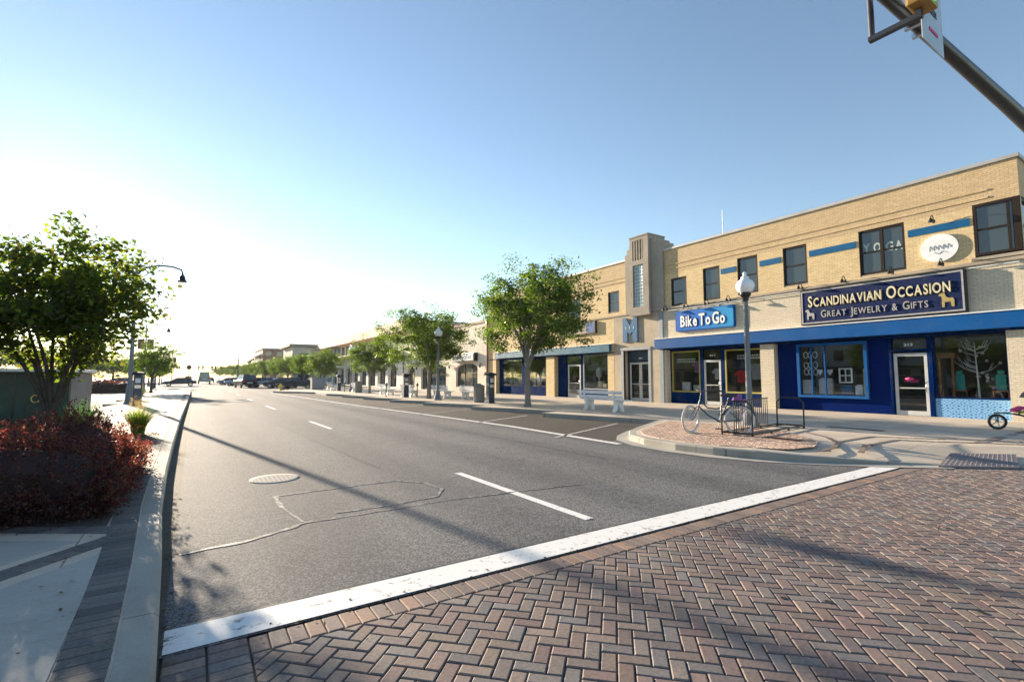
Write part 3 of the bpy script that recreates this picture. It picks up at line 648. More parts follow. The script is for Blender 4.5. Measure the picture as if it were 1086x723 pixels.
def shopwin(y0, y1, z0, z1, fr, fw_=.07, mulls=(), X=None, proud=.0):
    X = XR if X is None else X; m = MB()
    m.box(X-proud,y0,z0,X+.08,y0+fw_,z1); m.box(X-proud,y1-fw_,z0,X+.08,y1,z1); m.box(X-proud,y0+fw_,z0,X+.08,y1-fw_,z0+fw_); m.box(X-proud,y0+fw_,z1-fw_,X+.08,y1-fw_,z1)
    for q in mulls: m.box(X+.003,q-.025,z0+fw_,X+.08,q+.025,z1-fw_)
    f = m.build('display_window', M[fr], B); m = MB(); m.box(X+.035,y0+fw_*.6,z0+fw_*.6,X+.043,y1-fw_*.6,z1-fw_*.6); m.build('pane', M['glass'], f); return f
def door(y0, y1, fr='doorwhite', double=False, X=None, z1=2.36, light=True, num=None):
    X = XR+.03 if X is None else X; m = MB(); z0 = .155; leaves = [(y0,y1)] if not double else [(y0,(y0+y1)/2),((y0+y1)/2,y1)]
    for a, b in leaves:
        m.box(X,a,z0,X+.06,a+.1,z1,bev=.006); m.box(X,b-.1,z0,X+.06,b,z1,bev=.006); m.box(X,a+.1,z0,X+.06,b-.1,z0+.16,bev=.006); m.box(X,a+.1,z1-.11,X+.06,b-.1,z1,bev=.006); m.box(X-.03,a+.1,1.1,X+.03,b-.1,1.14)
    f = m.build('door', M[fr], B); m = MB(); 
    for a, b in leaves: m.box(X+.025,a+.09,z0+.14,X+.032,b-.09,z1-.1)
    m.build('pane', M['glass'], f); m = MB()
    for i, (a, b) in enumerate(leaves):
        yy = (a+.06) if (i == 1 or not double) else (b-.06)
        m.tube([(X,yy,.98),(X-.07,yy,1.0),(X-.07,yy,1.32),(X,yy,1.34)], .014, 6)
    m.build('handle', M['chrome'], f)
    return f
# gift shop front: siding, boxed window, door, big window with scale tiles
m = MB(); wall(m, 4.14, 11.36, .15, 2.98, [(7.95,10.5,.68,2.88),(6.2,7.2,.15,2.9),(4.16,6.05,.12,2.96)], XR, .1); m.build('shopfront_wall', M['siding'], B)
m = MB(); m.box(XR-.04,6.05,.15,XR+.1,6.16,2.98); m.box(XR-.04,7.22,.15,XR+.1,7.3,2.98); m.box(XR-.03,6.16,2.42,XR+.05,7.22,2.5); m.build('door_surround', M['navy'], B)
shopwin(7.95,10.5,.68,2.88,'blue',.11,(9.95,9.45),XR-.1,.06)
shopwin(4.16,6.04,.78,2.96,'navy',.06)
m = MB(); m.box(XR-.01,4.16,.15,XR+.1,6.04,.78); m.build('tiled_riser', M['tile'], B)
d1 = door(6.2,7.18); m = MB(); m.box(XR+.06,6.2,2.5,XR+.068,7.2,2.9); m.build('transom_pane', M['glass'], B)
m = MB(); on_facade(m, text('213',.13,.002,.004), XR+.05, 6.86, 2.62, 6.6); m.build('house_number', M['white'], B)
# bicycle shop front
m = MB(); wall(m, 11.97, 17.1, .15, 2.98, [(12.0,13.9,.76,2.82),(14.12,15.1,.15,2.9),(15.28,17.0,.74,2.86)], XR, .1); m.build('shopfront_wall', M['navy'], B)
shopwin(12.0,13.9,.76,2.82,'yellowtrim',.06); shopwin(15.28,17.0,.74,2.86,'yellowtrim',.06)
door(14.14,15.08); m = MB(); m.box(XR+.06,14.12,2.45,XR+.068,15.1,2.9); m.build('transom_pane', M['glass'], B)
m = MB(); on_facade(m, text('211',.1,.002,.004), XR+.05, 14.75, 2.55, 14.45); m.build('house_number', M['white'], B)
# bay under the tower
m = MB(); wall(m, 17.5, 20.9, .15, 5.1, [(18.3,20.15,.15,3.05)], XF-.02, .32); 
m.build('tower_base_wall', M['decolt'], B)
m = MB(); m.box(XF-.07,18.1,3.05,XF+.1,20.35,3.2); m.box(XF-.06,17.25,.15,XF+.05,17.5,5.1); m.box(XF-.045,18.12,.15,XF+.1,18.3,3.05); m.box(XF-.045,20.15,.15,XF+.1,20.33,3.05); m.build('portal_trim', M['greytrim'], B)
door(18.42,20.03,double=True); m = MB(); m.box(XR,18.3,2.42,XR+.06,20.15,3.05); m.box(XR-.01,18.3,.15,XR+.06,18.4,2.42); m.box(XR-.01,20.05,.15,XR+.06,20.15,2.42); m.build('transom_panel', M['kioskblue'], B)
m = MB(); on_facade(m, text('209',.12,.002,.004), XR-.004, 19.3, 2.55, 19.05); m.build('house_number', M['white'], B)
# tower
ty0, ty1 = 17.1, 19.84
m = MB()
for a, b, z in ((ty0,ty0+.28,8.72),(ty0+.28,ty0+.55,8.98),(ty0+.55,17.9,9.2),(19.28,19.5,9.1),(19.5,19.68,8.9),(19.68,ty1,8.62)): m.box(XF-.12,a,5.1,XF+1.2,b,z,bev=.01)
m.build('tower', M['deco'], B)
m = MB(); x_ = XF-.32
m.box(x_,17.92,5.0,XF+1.1,18.28,9.42); m.box(x_,19.06,5.0,XF+1.1,19.26,9.42); m.box(x_,18.28,5.0,XF+1.1,19.06,5.44); m.box(x_,18.28,7.83,XF+1.1,19.06,8.1); m.box(x_,18.28,9.25,XF+1.1,19.06,9.42); m.box(x_+.14,18.28,8.1,XF+1.1,19.06,9.25)
for i in range(4): m.box(x_+.01,18.33+i*.19,8.1,x_+.14,18.41+i*.19,9.25)
m.box(x_-.03,17.88,9.42,XF+1.1,19.3,9.5,bev=.01)
m.box(x_-.03,17.86,4.95,XF-.1,19.32,5.06)
m.build('tower_panel', M['deco'], B)
m = MB()
def gb_mat():
    t = NT('glass_block'); t.set((.30,.36,.38), .12, 0, .8); return t.m
M['gb'] = gb_mat()
for i in range(4):
    for j in range(12): m.box(x_+.08,18.285+i*.194,5.445+j*.199,x_+.14,18.285+i*.194+.186,5.445+j*.199+.19,bev=.02)
gbw = m.build('glass_block_window', M['gb'], B); m = MB(); m.box(x_+.11,18.28,5.44,x_+.15,19.06,7.83); m.build('mortar', M['walkdark'], gbw)
# left-hand shops
XL = 21.34
m = MB(); wall(m, 21.5, 26.75, .15, 3.0, [(21.65,24.1,.72,2.95),(24.3,25.85,.15,2.95)], XL, .1); wall(m, 27.7, 34.6, .15, 3.0, [(28.1,30.9,.75,2.95),(31.2,34.1,.75,2.95)], XL, .1); m.build('shopfront_wall', M['navy'], B)
XR_ = XR; XR = XL
shopwin(21.65,24.1,.72,2.95,'greytrim'); shopwin(28.1,30.9,.75,2.95,'navy',.06); shopwin(31.2,34.1,.75,2.95,'navy',.06)
door(24.4,25.7); m = MB(); m.box(XR+.06,24.3,2.42,XR+.07,25.85,2.95); m.build('transom_pane', M['glass'], B)
XR = XR_
m = MB(); m.box(21.4,3.62,.12,24.5,3.7,3.0); m.box(24.5,3.7,.12,24.6,35.7,3.02); m.box(21.45,17.3,.12,24.5,17.4,3.0); m.box(21.45,21.0,.12,24.5,21.1,3.0); m.box(21.7,27.1,.12,24.5,27.4,3.0); m.box(21.45,11.6,.12,24.5,11.7,3.0); m.box(21.4,35.6,.12,24.5,35.7,3.0)
m.build('shop_interior', M['interior'], B)
m = MB(); m.sheet([(21.4,3.7),(24.5,3.7),(24.5,35.6),(21.4,35.6)], .165); m.build('shop_floor', M['wood'], B)
# downspout and roof mast
m = MB(); m.tube([(20.92,35.95,.2),(20.92,35.95,6.2)], .07, 8); m.box(20.8,35.8,6.1,21.05,36.1,6.4); m.build('downspout', M['wood'], B)
m = MB(); m.tube([(24,15.5,8.1),(24,15.5,10.7)], .022, 6); m.build('roof_mast', M['coping'], B)
# thin conduit along the sill
m = MB(); m.tube([(20.9,3.7,5.02),(20.9,16.9,5.02)], .018, 6); m.build('conduit', M['white'], B)

# ------------------------------------------------------------------ signs and sign lamps
XS = 20.82
yl, zt = P_(10.17, 5.1, XS); yr, _ = P_(4.98, 5.0, XS); zb = P_(0, 3.63, XS)[1]
S = thing('shop_sign', (XS, (yl+yr)/2, zb), 'long navy signboard with gold letters and small horses over the gift shop', 'shop sign')
m = MB(); m.box(XS,yr,zb,21.0-.004,yl,zt-.02,bev=.012); m.build('frame', M['black'], S)
m = MB(); m.box(XS-.01,yr+.07,zb+.07,XS,yl-.07,zt-.09); m.build('board', M['signnavy'], S)
m = MB()
for a, b, c, d in ((yr+.05,yl-.05,zb+.05,zb+.1),(yr+.05,yl-.05,zt-.12,zt-.07),(yr+.05,yr+.1,zb+.1,zt-.12),(yl-.1,yl-.05,zb+.1,zt-.12)): m.box(XS-.025,a,c,XS-.005,b,d)
m.build('border', M['signsilver'], S)
def line(S, x, y_left, y_right, z, parts, mat, ext, matb=None, offb=.0):
    """small capitals: parts = (string, size) runs set one after another and fitted to the span"""
    runs = []; tot = 0
    for s_, sz in parts:
        V, F = text(s_, sz, ext, .006*sz/.3, 1.06); xs = [v.x for v in V]; w_ = max(xs)-min(xs); runs.append((V, F, w_, min(xs), sz)); tot += w_
    gaps = [.16*b[4] if a[1] else 0 for a, b in zip(runs[:-1], runs[1:])]
    return runs, tot
def set_line(m, x, y_left, y_right, z, parts, ext=.012, off=.008, gap=.14, word=.42, mi=0):
    pcs = []; cur = 0
    for s_, sz in parts:
        if s_ == ' ': cur += word*sz; continue
        V, F = text(s_, sz, ext, off); xs = [v.x for v in V]; x0 = min(xs); pcs.append((V, F, cur-x0)); cur += max(xs)-x0+gap*sz
    k = (y_left-y_right)/cur
    for V, F, o_ in pcs: m.add([(x-v.z, y_left-(v.x+o_)*k, z+v.y) for v in V], F, mi)
cap, sm_ = .62, .49
run1 = [('S',cap)]+[(c,sm_) for c in 'CANDINAVIAN']+[(' ',sm_),('O',cap)]+[(c,sm_) for c in 'CCASION']
m = MB(); set_line(m, XS-.03, yl-.33, yr+.33, zb+.72, run1, .012, .016); m.build('lettering', M['gold'], S)
m = MB(); set_line(m, XS-.045, yl-.325, yr+.335, zb+.728, run1, .006, .002); m.build('lettering', M['cream'], S)
run2 = [('G',.4)]+[(c,.33) for c in 'REAT']+[(' ',.36),('J',.4)]+[(c,.33) for c in 'EWELRY']+[(' ',.36),('&',.36),(' ',.36),('G',.4)]+[(c,.33) for c in 'IFTS']
m = MB(); set_line(m, XS-.03, yl-.78, yr+.95, zb+.27, run2, .01, .003); m.build('lettering', M['signsilver'], S)
def horse(m, x, y, z, s, flip=1, d=.012):
    pts = [(0,0),(.08,0),(.1,.22),(.3,.24),(.34,0),(.43,0),(.44,.3),(.40,.40),(.22,.42),(.14,.5),(.12,.62),(.02,.68),(-.1,.6),(-.12,.53),(-.02,.52),(.0,.4),(-.01,.2)]
    m.ext([(x, y-flip*u*s, z+v*s) for u, v in pts], (-d,0,0))
m = MB(); horse(m, XS-.012, yl-.26, zb+.22, .62, 1); fix(m.build('horse_emblem', M['signsilver'], S)); m = MB(); horse(m, XS-.012, yr+.62, zb+.22, .72, 1); fix(m.build('horse_emblem', M['gold'], S))

yl, zt = P_(16.48, 4.94, 20.84); yr, _ = P_(13.15, 4.8, 20.84); zb = P_(0, 3.86, 20.84)[1]
S = thing('shop_sign', (20.84,(yl+yr)/2,zb), 'bright blue rounded sign reading Bike To Go in white letters', 'shop sign')
def rrect(y0, y1, z0, z1, r, x, n=5):
    pts = []
    for cyy, cz, a0 in ((y1-r,z1-r,0),(y0+r,z1-r,90),(y0+r,z0+r,180),(y1-r,z0+r,270)):
        for k in range(n+1): a = R(a0+90*k/n); pts.append((x, cyy+r*math.cos(a), cz+r*math.sin(a)))
    return pts
m = MB(); m.ext(rrect(yr,yl,zb,zt,.1,20.996), (-.12,0,0)); fix(m.build('frame', M['blue'], S))
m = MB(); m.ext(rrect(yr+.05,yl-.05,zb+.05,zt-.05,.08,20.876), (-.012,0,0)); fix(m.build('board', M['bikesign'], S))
for off_, ma, dx, e_ in ((.05,'signnavy',.0,.004),(.022,'white',.008,.008)):
    m = MB(); set_line(m, 20.856-dx, yl-.33, yr+.42, zb+.25, [('B',.78),('i',.74),('k',.74),('e',.74),(' ',.4),('T',.8),('o',.74),(' ',.4),('G',.8),('o',.74)], e_, off_, .10, .25)
    m.build('lettering', M[ma], S)

S = thing('oval_sign', (20.98,5.58,5.38), 'white oval plaque on the brick beside the corner window', 'wall sign')
m = MB(); m.ext([(20.995, 5.58+.5*math.cos(2*PI*k/40), 5.87+.47*math.sin(2*PI*k/40)) for k in range(40)], (-.06,0,0)); fix(m.build('plaque', M['white'], S))
m = MB()
def stroke(m, pts, w_, x=20.93): m.tube([(x,y,z) for y, z in pts], w_, 5)
for k in range(5): stroke(m, [(5.85-.12*k,5.80),(5.82-.12*k,5.97),(5.76-.12*k,5.83),(5.74-.12*k,5.92)], .006)
stroke(m, [(5.72,5.74),(5.6,5.66),(5.5,5.75),(5.38,5.68)], .006)
m.build('ornament', M['signsilver'], S)

S = thing('letter_emblem', (20.97,19.5,3.53), 'large dark blue capital M fixed to the stone above the double door', 'wall emblem')
m = MB(); a, b, z0, z1 = 20.12, 19.0, 3.53, 4.93
L_ = [(a,z0),(a-.36,z0),(a-.36,z0+.62),(19.56,z0+.42),(b+.36,z0+.62),(b+.36,z0),(b,z0),(b,z1),(b+.26,z1),(19.56,z0+.95),(a-.26,z1),(a,z1)]
m.ext([(20.978,y,z) for y, z in L_], (-.08,0,0)); fix(m.build('letter', M['bandblue'], S))
for y in (19.85,19.56,19.25):
    m = MB(); m.ext([(20.897,y+dy,4.35+dz) for dy, dz in ((0,-.14),(.06,0),(0,.14),(-.06,0))], (-.008,0,0)); fix(m.build('diamond', M['chrome'], S))

S = thing('shop_sign', (20.85,24.1,4.33), 'tan signboard with white script and a blue end panel behind the street tree', 'shop sign')
m = MB(); m.box(20.87,22.45,4.32,20.996,26.6,5.0); m.build('board', M['decolt'], S)
m = MB(); m.box(20.855,22.52,4.36,20.87,23.25,4.98); m.build('end_panel', M['blue'], S)
m = MB(); m.box(20.85,22.4,4.28,20.996,22.5,5.04); m.box(20.86,22.5,4.28,20.996,26.6,4.32); m.build('frame', M['frame'], S)
m = MB()
for i, (y, p) in enumerate([(25.9,0),(25.4,1),(24.9,0),(24.45,1),(23.95,2)]):
    h = (.22,.22,.5)[p]; m.tube([(20.86,y+.2,4.45),(20.86,y+.05,4.45+h),(20.86,y-.08,4.45+h*.8),(20.86,y,4.45),(20.86,y-.2,4.47)], .03, 6)
m.build('lettering', M['cream'], S)

def goose(name_label, x, y, z, first=[None]):
    if first[0] is None:
        G = thing('sign_lamp', (0,0,0), '', 'sign lamp', 'black gooseneck lamps over the shop signs')
        m = MB(); m.box(-.005,-.04,-.06,.0,.04,.06); m.tube([(0,0,0),(-.06,0,.14),(-.15,0,.19),(-.24,0,.15),(-.28,0,.05)], .015, 7); m.build('arm', M['black'], G)
        m = MB(); m.lathe((-.29,0,-.07), [(.08,0),(.075,.03),(.04,.1),(.025,.14)], 14); m.build('lamp_shade', M['black'], G)
        first[0] = G; G.location = (x,y,z); G['label'] = name_label; return G
    return dup(first[0], (x,y,z), 0, name_label)
for lab, y, z in [('gooseneck lamp above the oval plaque',5.66,6.8),('gooseneck lamp over the right end of the navy signboard',5.5,5.28),('gooseneck lamp over the word Occasion on the navy signboard',6.9,5.26),('gooseneck lamp over the middle of the word Scandinavian',8.42,5.2),('gooseneck lamp over the left end of the navy signboard',10.02,5.18),
                  ('gooseneck lamp left of the blue bicycle shop sign',16.9,5.1),('gooseneck lamp over the word Bike',15.6,5.1),('gooseneck lamp over the word To on the blue sign',14.4,5.1),('gooseneck lamp over the word Go',13.25,5.12)]:
    goose(lab, 20.9, y, z)

# ------------------------------------------------------------------ things in the windows
def simple(name, label, cat, mb, mat, loc, group=None, fixn=False):
    o = mb.build(name, mat, None, loc); 
    if fixn: fix(o)
    return tag(o, label, cat, group)
def shirt(name, x, y, z, s, mat, label, cat='garment'):
    m = MB(); pts = [(-.2,0),(.2,0),(.21,.38),(.33,.30),(.40,.42),(.22,.58),(.08,.62),(0,.57),(-.08,.62),(-.22,.58),(-.40,.42),(-.33,.30),(-.21,.38)]
    m.ext([(x,y+u*s,z+v*s) for u, v in pts], (.07,0,0)); return simple(name, label, cat, m, mat, (x,y,z), None, True)
shirt('hoodie', 21.8,13.4,1.55,1.3,M['signnavy'],'blue hoodie hanging in the right window of the bicycle shop')
shirt('tee_shirt', 21.75,13.35,1.25,.95,M['red'],'red shirt in the right window of the bicycle shop')
shirt('tee_shirt', 21.8,15.75,1.75,1.0,M['purple'],'lilac shirt in the left window of the bicycle shop')
shirt('jacket', 21.8,12.6,1.4,1.2,M['greytrim'],'grey jacket in the right window of the bicycle shop')
shirt('tee_shirt', 21.8,14.6,1.4,.9,M['paper'],'pale shirt behind the glass door of the bicycle shop')
shirt('dress', 21.8,33.4,1.1,1.9,M['limegreen'],'lime green dress at the left of the far shop window')
shirt('dress', 21.8,32.0,1.0,2.0,M['limegreen'],'lime green dress nearer the street tree in the far shop window')
shirt('dress', 21.8,28.7,1.0,1.9,M['tealcloth'],'teal dress in the shop window right of the street tree')
shirt('blouse', 21.8,29.6,.9,1.3,M['paper'],'white blouse low in the window behind the street tree')
m = MB(); m.lathe((21.75,13.0,.85), [(.16,0),(.16,.04),(.07,.08),(.06,.7),(.08,.75),(.03,1.0)], 12); simple('bollard_lamp', 'slim orange and white post in the bicycle shop window', 'post', m, M['orange'], (21.75,13.0,.85))
m = MB(); m.box(21.6,16.1,.82,21.7,16.6,1.25); m.box(21.6,15.3,.82,21.75,15.9,1.1); simple('display_crate', 'pale display crates low in the left bicycle shop window', 'crate', m, M['paper'], (21.65,16,.8))
def winlet(y0, y1, zz, label):
    m = MB(); n_ = 9
    for r_, z in enumerate(zz):
        y = y1
        while y > y0+.05: w_ = random.uniform(.05,.13); m.box(XR+.05,y-w_,z,XR+.053,y,z+.06); y -= w_+.03
    return tag(m.build('window_lettering', M['white'], None, (XR+.05,(y0+y1)/2,zz[0])), label, 'window lettering')
winlet(12.05,13.3,(2.48,2.36),'two rows of small white lettering on the right bicycle shop window'); winlet(15.6,16.7,(2.4,2.28),'two rows of small white lettering on the left bicycle shop window')
# gift shop windows
def bar_tree(x, y, z):
    m = MB(); m.tube([(x,y,z),(x,y+.02,z+.9),(x,y+.05,z+1.85)], [.03,.022,.008], 6)
    for i in range(14):
        h = random.uniform(.75,1.7); a = random.choice((-1,1)); L = random.uniform(.3,.6)*(1.6-h*.55); e = (x+random.uniform(-.15,.15), y+a*L, z+h+L*.6)
        m.tube([(x,y+.02,z+h),((x+e[0])/2,(y+e[1])/2+a*.05,z+h+L*.22),e], [.012,.008,.003], 5)
        for k in range(2): q = random.uniform(.4,.9); b = (x+(e[0]-x)*q, y+(e[1]-y)*q, z+h+L*.5*q); m.tube([b,(b[0],b[1]+a*.08,b[2]+.2)], [.006,.002], 4)
    return simple('branch_display', 'bare white branch tree standing in the big window by the corner', 'display tree', m, M['white'], (x,y,z))
bar_tree(21.7,5.0,.8)
for y, lab in ((5.45,'green framed print on a small stool left of the white branch tree'),(4.45,'green framed print on a small stool right of the white branch tree')):
    T = thing('display_stool', (21.65,y,.8), lab, 'display stool', 'stools with green prints in the corner window'); m = MB()
    m.box(21.5,y-.2,1.04,21.8,y+.2,1.07); m.box(21.52,y-.19,.8,21.55,y-.16,1.04); m.box(21.52,y+.16,.8,21.55,y+.19,1.04); m.build('stool', M['wood'], T)
    m = MB(); m.box(21.62,y-.12,1.07,21.68,y+.12,1.58); m.box(21.6,y-.07,1.6,21.7,y+.07,1.72); m.build('print', M['tealcloth'], T)
T = thing('display_cabinet', (21.7,5.85,.8), 'tall red wood cabinet frame at the left of the corner window', 'cabinet'); m = MB(); m.box(21.5,5.55,.8,21.56,5.62,2.3); m.box(21.5,5.9,.8,21.56,5.96,2.3); m.box(21.48,5.5,2.15,21.9,6.0,2.32); m.build('cabinet_frame', M['wood'], T)
m = MB()
for i in range(26): y = random.uniform(4.3,5.7); z = random.uniform(1.0,2.6); m.lathe((random.uniform(21.6,22.6),y,z), [(.03,0),(.05,.04),(.03,.09)], 6)
tag(m.build('glass_ornaments', M['paper']), 'many little pale ornaments hanging behind the corner window', 'ornaments', kind='stuff')
m = MB()
for r_, z in enumerate((2.42,2.0,1.72)):
    for i in range(3):
        y = 10.22-i*.18; m.tube([(21.36,y+.09*math.cos(a),z+.13*math.sin(a)) for a in [2*PI*k/8 for k in range(9)]], .02, 5, caps=False)
simple('paper_wreaths', 'rows of white paper chains in the left of the boxed gift window', 'paper chains', m, M['white'], (21.36,10.0,1.7))
m = MB(); m.box(21.4,9.98,.82,21.44,10.4,1.4); simple('snow_picture', 'small landscape picture at the bottom left of the boxed gift window', 'picture', m, M['paper'], (21.4,10.2,.8))
m = MB()
for y in (9.72,9.35): m.ext([(21.4,y+u,1.72+v) for u, v in ((0,-.14),(.1,0),(.09,.09),(.03,.1),(0,.05),(-.03,.1),(-.09,.09),(-.1,0))], (.03,0,0))
simple('heart_ornaments', 'two white hearts hung in the boxed gift window', 'heart ornaments', m, M['white'], (21.4,9.5,1.6), None, True)
m = MB(); a, b, c, d = 8.55,9.02,1.28,1.86
for q in ((a,a+.05),((a+b)/2-.02,(a+b)/2+.02),(b-.05,b)): m.box(21.38,q[0],c,21.42,q[1],d)
for q in ((c,c+.05),((c+d)/2-.02,(c+d)/2+.02),(d-.05,d)): m.box(21.377,a,q[0],21.417,b,q[1])
simple('sash_frame_display', 'small white four pane frame hung in the boxed gift window', 'picture frame', m, M['white'], (21.4,8.8,1.3))
for lab, y0_, y1_, h, mt in [('pale green tea towels at the bottom of the boxed gift window',9.3,9.8,.6,'paper'),('blue gift boxes under the four pane frame',8.6,9.0,.32,'bandblue'),('white gift box beside the blue boxes under the four pane frame',8.25,8.5,.35,'white'),('striped yellow banner at the right end of the boxed gift window',8.05,8.22,1.0,'yellowtrim')]:
    m = MB(); m.box(21.45,y0_,.82,21.6,y1_,.82+h,bev=.015); m.box(21.5,y0_+.03,.82+h,21.58,y1_-.05,.82+h+.05); simple('gift_stack', lab, 'gifts', m, M[mt], (21.5,y0_,.8))
m = MB(); m.box(21.42,6.5,1.32,21.44,6.92,1.42); m.lathe((21.43,6.75,1.4), [(.1,0),(.16,.06),(.02,.12)], 10); simple('door_flag', 'pink and white cloth flag behind the glass of the gift shop door', 'flag', m, M['pink'], (21.43,6.7,1.3))
m = MB(); m.lathe((21.9,23.2,.85), [(.2,0),(.22,.05),(.05,.1),(.05,.6),(.18,.7),(.22,1.0),(.15,1.2),(.05,1.3)], 14); simple('dress_form', 'pale dress form in the shop window left of the stone tower', 'dress form', m, M['paper'], (21.9,23.2,.85))
m = MB(); m.box(21.6,22.7,.85,21.9,23.0,1.25); m.box(21.55,22.2,.85,21.8,22.5,1.1); simple('display_boxes', 'cream boxes low in the window left of the stone tower', 'boxes', m, M['cream'], (21.7,22.6,.85))

# ------------------------------------------------------------------ cream arcade and further buildings on the right
def arch_pts(y0, y1, z0, zs, rise, n=10):
    c = (y0+y1)/2; hw = (y1-y0)/2; return [(c+hw*math.cos(PI*k/n), zs+rise*math.sin(PI*k/n)) for k in range(n+1)]
def arch_wall(m, y0, y1, z0, z1, openings, x, depth=.3, mi=0):
    """wall facing -X with arched openings (a, b, sill, spring, rise)"""
    ys = sorted([y0,y1] + [v for o in openings for v in o[:2]]); cur = y0
    for (a, b, s_, sp_, rise) in sorted(openings):
        m.add([(x,cur,z0),(x,a,z0),(x,a,z1),(x,cur,z1)], [(0,3,2,1)], mi); cur = b
        if s_ > z0: m.add([(x,a,z0),(x,b,z0),(x,b,s_),(x,a,s_)], [(0,3,2,1)], mi)
        ap = arch_pts(a, b, s_, sp_, rise); n = len(ap)-1
        for i in range(n):
            (ya, za), (yb, zb_) = ap[i], ap[i+1]; m.add([(x,ya,za),(x,yb,zb_),(x,yb,z1),(x,ya,z1)], [(0,3,2,1)][::1], mi)
            m.add([(x,ya,za),(x,yb,zb_),(x+depth,yb,zb_),(x+depth,ya,za)], [(0,1,2,3)], mi)
        m.add([(x,a,s_),(x,a,sp_),(x+depth,a,sp_),(x+depth,a,s_)], [(0,1,2,3)], mi); m.add([(x,b,s_),(x,b,sp_),(x+depth,b,sp_),(x+depth,b,s_)], [(0,1,2,3)], mi); m.add([(x,a,s_),(x,b,s_),(x+depth,b,s_),(x+depth,a,s_)], [(0,1,2,3)], mi)
    m.add([(x,cur,z0),(x,y1,z0),(x,y1,z1),(x,cur,z1)], [(0,3,2,1)], mi)
def archwin(parent, a, b, s_, sp_, rise, x, mull=3):
    m = MB(); ap = arch_pts(a, b, s_, sp_, rise); m.add([(x,a,s_),(x,b,s_)] + [(x,y,z) for y, z in ap], [tuple(range(len(ap)+2))]); g_ = fix(m.build('window', M['pane'], parent))
    m = MB()
    for k in range(mull+1):
        y = a+(b-a)*k/mull; zt_ = sp_ + rise*math.sqrt(max(0,1-((y-(a+b)/2)/((b-a)/2))**2)); m.box(x-.05,y-.035,s_,x-.003,y+.035,zt_)
    m.box(x-.045,a,s_+(sp_-s_)*.75,x-.004,b,s_+(sp_-s_)*.75+.06); m.build('mullions', M['frame'], g_)
A = thing('stucco_shops', (21,46,.15), 'low cream stucco shops with arched windows beyond the brick row', 'building')
ops = [(37.75,42.0,.6,2.3,.5),(44.2,50.6,.2,2.4,.5),(52.5,54.7,.3,2.3,.5)]
m = MB(); arch_wall(m, 36.1,56,.15,6.3,ops,21.0); m.add([(21,36.1,.15),(31,36.1,.15),(31,36.1,6.3),(21,36.1,6.3)], [(0,1,2,3)]); m.sheet([(21,36.1),(31,36.1),(31,56),(21,56)], 6.2); m.build('wall', M['stucco'], A)
m = MB(); m.box(20.9,36.05,6.3,21.3,56,6.5); m.build('coping', M['terracotta'], A)
for o_ in ops: archwin(A, *o_, 21.28)
m = MB()
for y in (37.0,43.1,51.5): m = MB(); m.tube([(20.98,y,2.6),(20.85,y,2.75),(20.8,y,2.6)], .03, 6); m.lathe((20.8,y,2.35), [(.06,0),(.11,.2),(.03,.28)], 8); m.build('wall_lamp', M['black'], A)
S = thing('shop_sign', (20.85,39.9,2.95), 'white box sign with blue lettering over the first arched window', 'shop sign')
m = MB(); m.box(20.6,37.7,2.95,20.996,42.1,3.7,bev=.02); m.build('box', M['black'], S); m = MB(); m.box(20.58,37.85,3.02,20.6,42.0,3.63); m.build('face', M['paper'], S)
m = MB(); set_line(m, 20.575, 41.2,38.2,3.2,[(c,.42) for c in 'Mitchel']+[],.004,.01); m.build('lettering', M['blue'], S)
A = thing('mansard_building', (21,80,.15), 'long white arcade building under a sloping terracotta parapet', 'building')
ops = [(58.2+4.25*i,61.4+4.25*i,.3,2.4,.7) for i in range(11)]
m = MB(); arch_wall(m, 56,105,.15,4.6,ops,20.9,.5); m.build('arcade_wall', M['stuccowhite'], A)
m = MB(); m.box(22.0,56.2,.15,40,105,8.2); m.build('upper_wall', M['stucco'], A)
for o_ in ops: archwin(A, *o_, 21.35, 2)
m = MB(); y0_, y1_ = 55.7,105.5
vs_ = [(20.5,y0_,7.05),(20.5,y1_,7.05),(21.2,y1_,8.6),(21.2,y0_,8.6),(41,y0_,7.05),(41,y0_,8.6),(41,y1_,7.05),(41,y1_,8.6)]
m.add(vs_, [(0,3,2,1),(0,4,5,3),(3,5,7,2),(0,1,6,4),(1,2,7,6)]); fix(m.build('parapet', M['terracotta'], A))
for i in range(16): m = MB(); m.box(21.95,58+i*3,5.0,21.998,59.8+i*3,6.8); m.build('upper_window', M['pane'], A)
m = MB(); m.box(18.6,56.4,4.55,22,104.5,4.75); m.build('canopy_roof', M['terracotta'], A)
gb = MB(); gb.ext([(20.3,95.5,.3),(20.3,92.5,.3),(20.3,92.5,2.8),(20.3,94,4.4),(20.3,95.5,2.8)], (.8,0,0)); fix(gb.build('entrance_gable', M['stuccoblue'], A))

def block_building(name, label, x0, y0, x1, y1, z1, wmat, roofm, rows, cols, cols_s, over=.4, recess=None):
    A = thing(name, (x0,(y0+y1)/2,.0), label, 'building')
    m = MB(); m.box(x0,y0,0,x1,y1,z1-.5); m.build('wall', M[wmat], A)
    m = MB(); m.box(x0-over,y0-over,z1-.5,x1+over,y1+over,z1); m.build('roof', M[roofm], A)
    for r_ in range(rows):
        zz = 1.0+(z1-1.2)*r_/rows; hh = (z1-1.5)/rows*.55
        for c_ in range(cols): yy = y0+(y1-y0)*(c_+.25)/cols; m = MB(); m.box(x0-.05,yy,zz,x0+.05,yy+(y1-y0)/cols*.5,zz+hh); m.build('window', M['pane'], A)
        for c_ in range(cols_s): xx = x0+(x1-x0)*(c_+.25)/cols_s; m = MB(); m.box(xx,y0-.05,zz,xx+(x1-x0)/cols_s*.5,y0+.05,zz+hh); m.build('window', M['pane'], A)
    return A
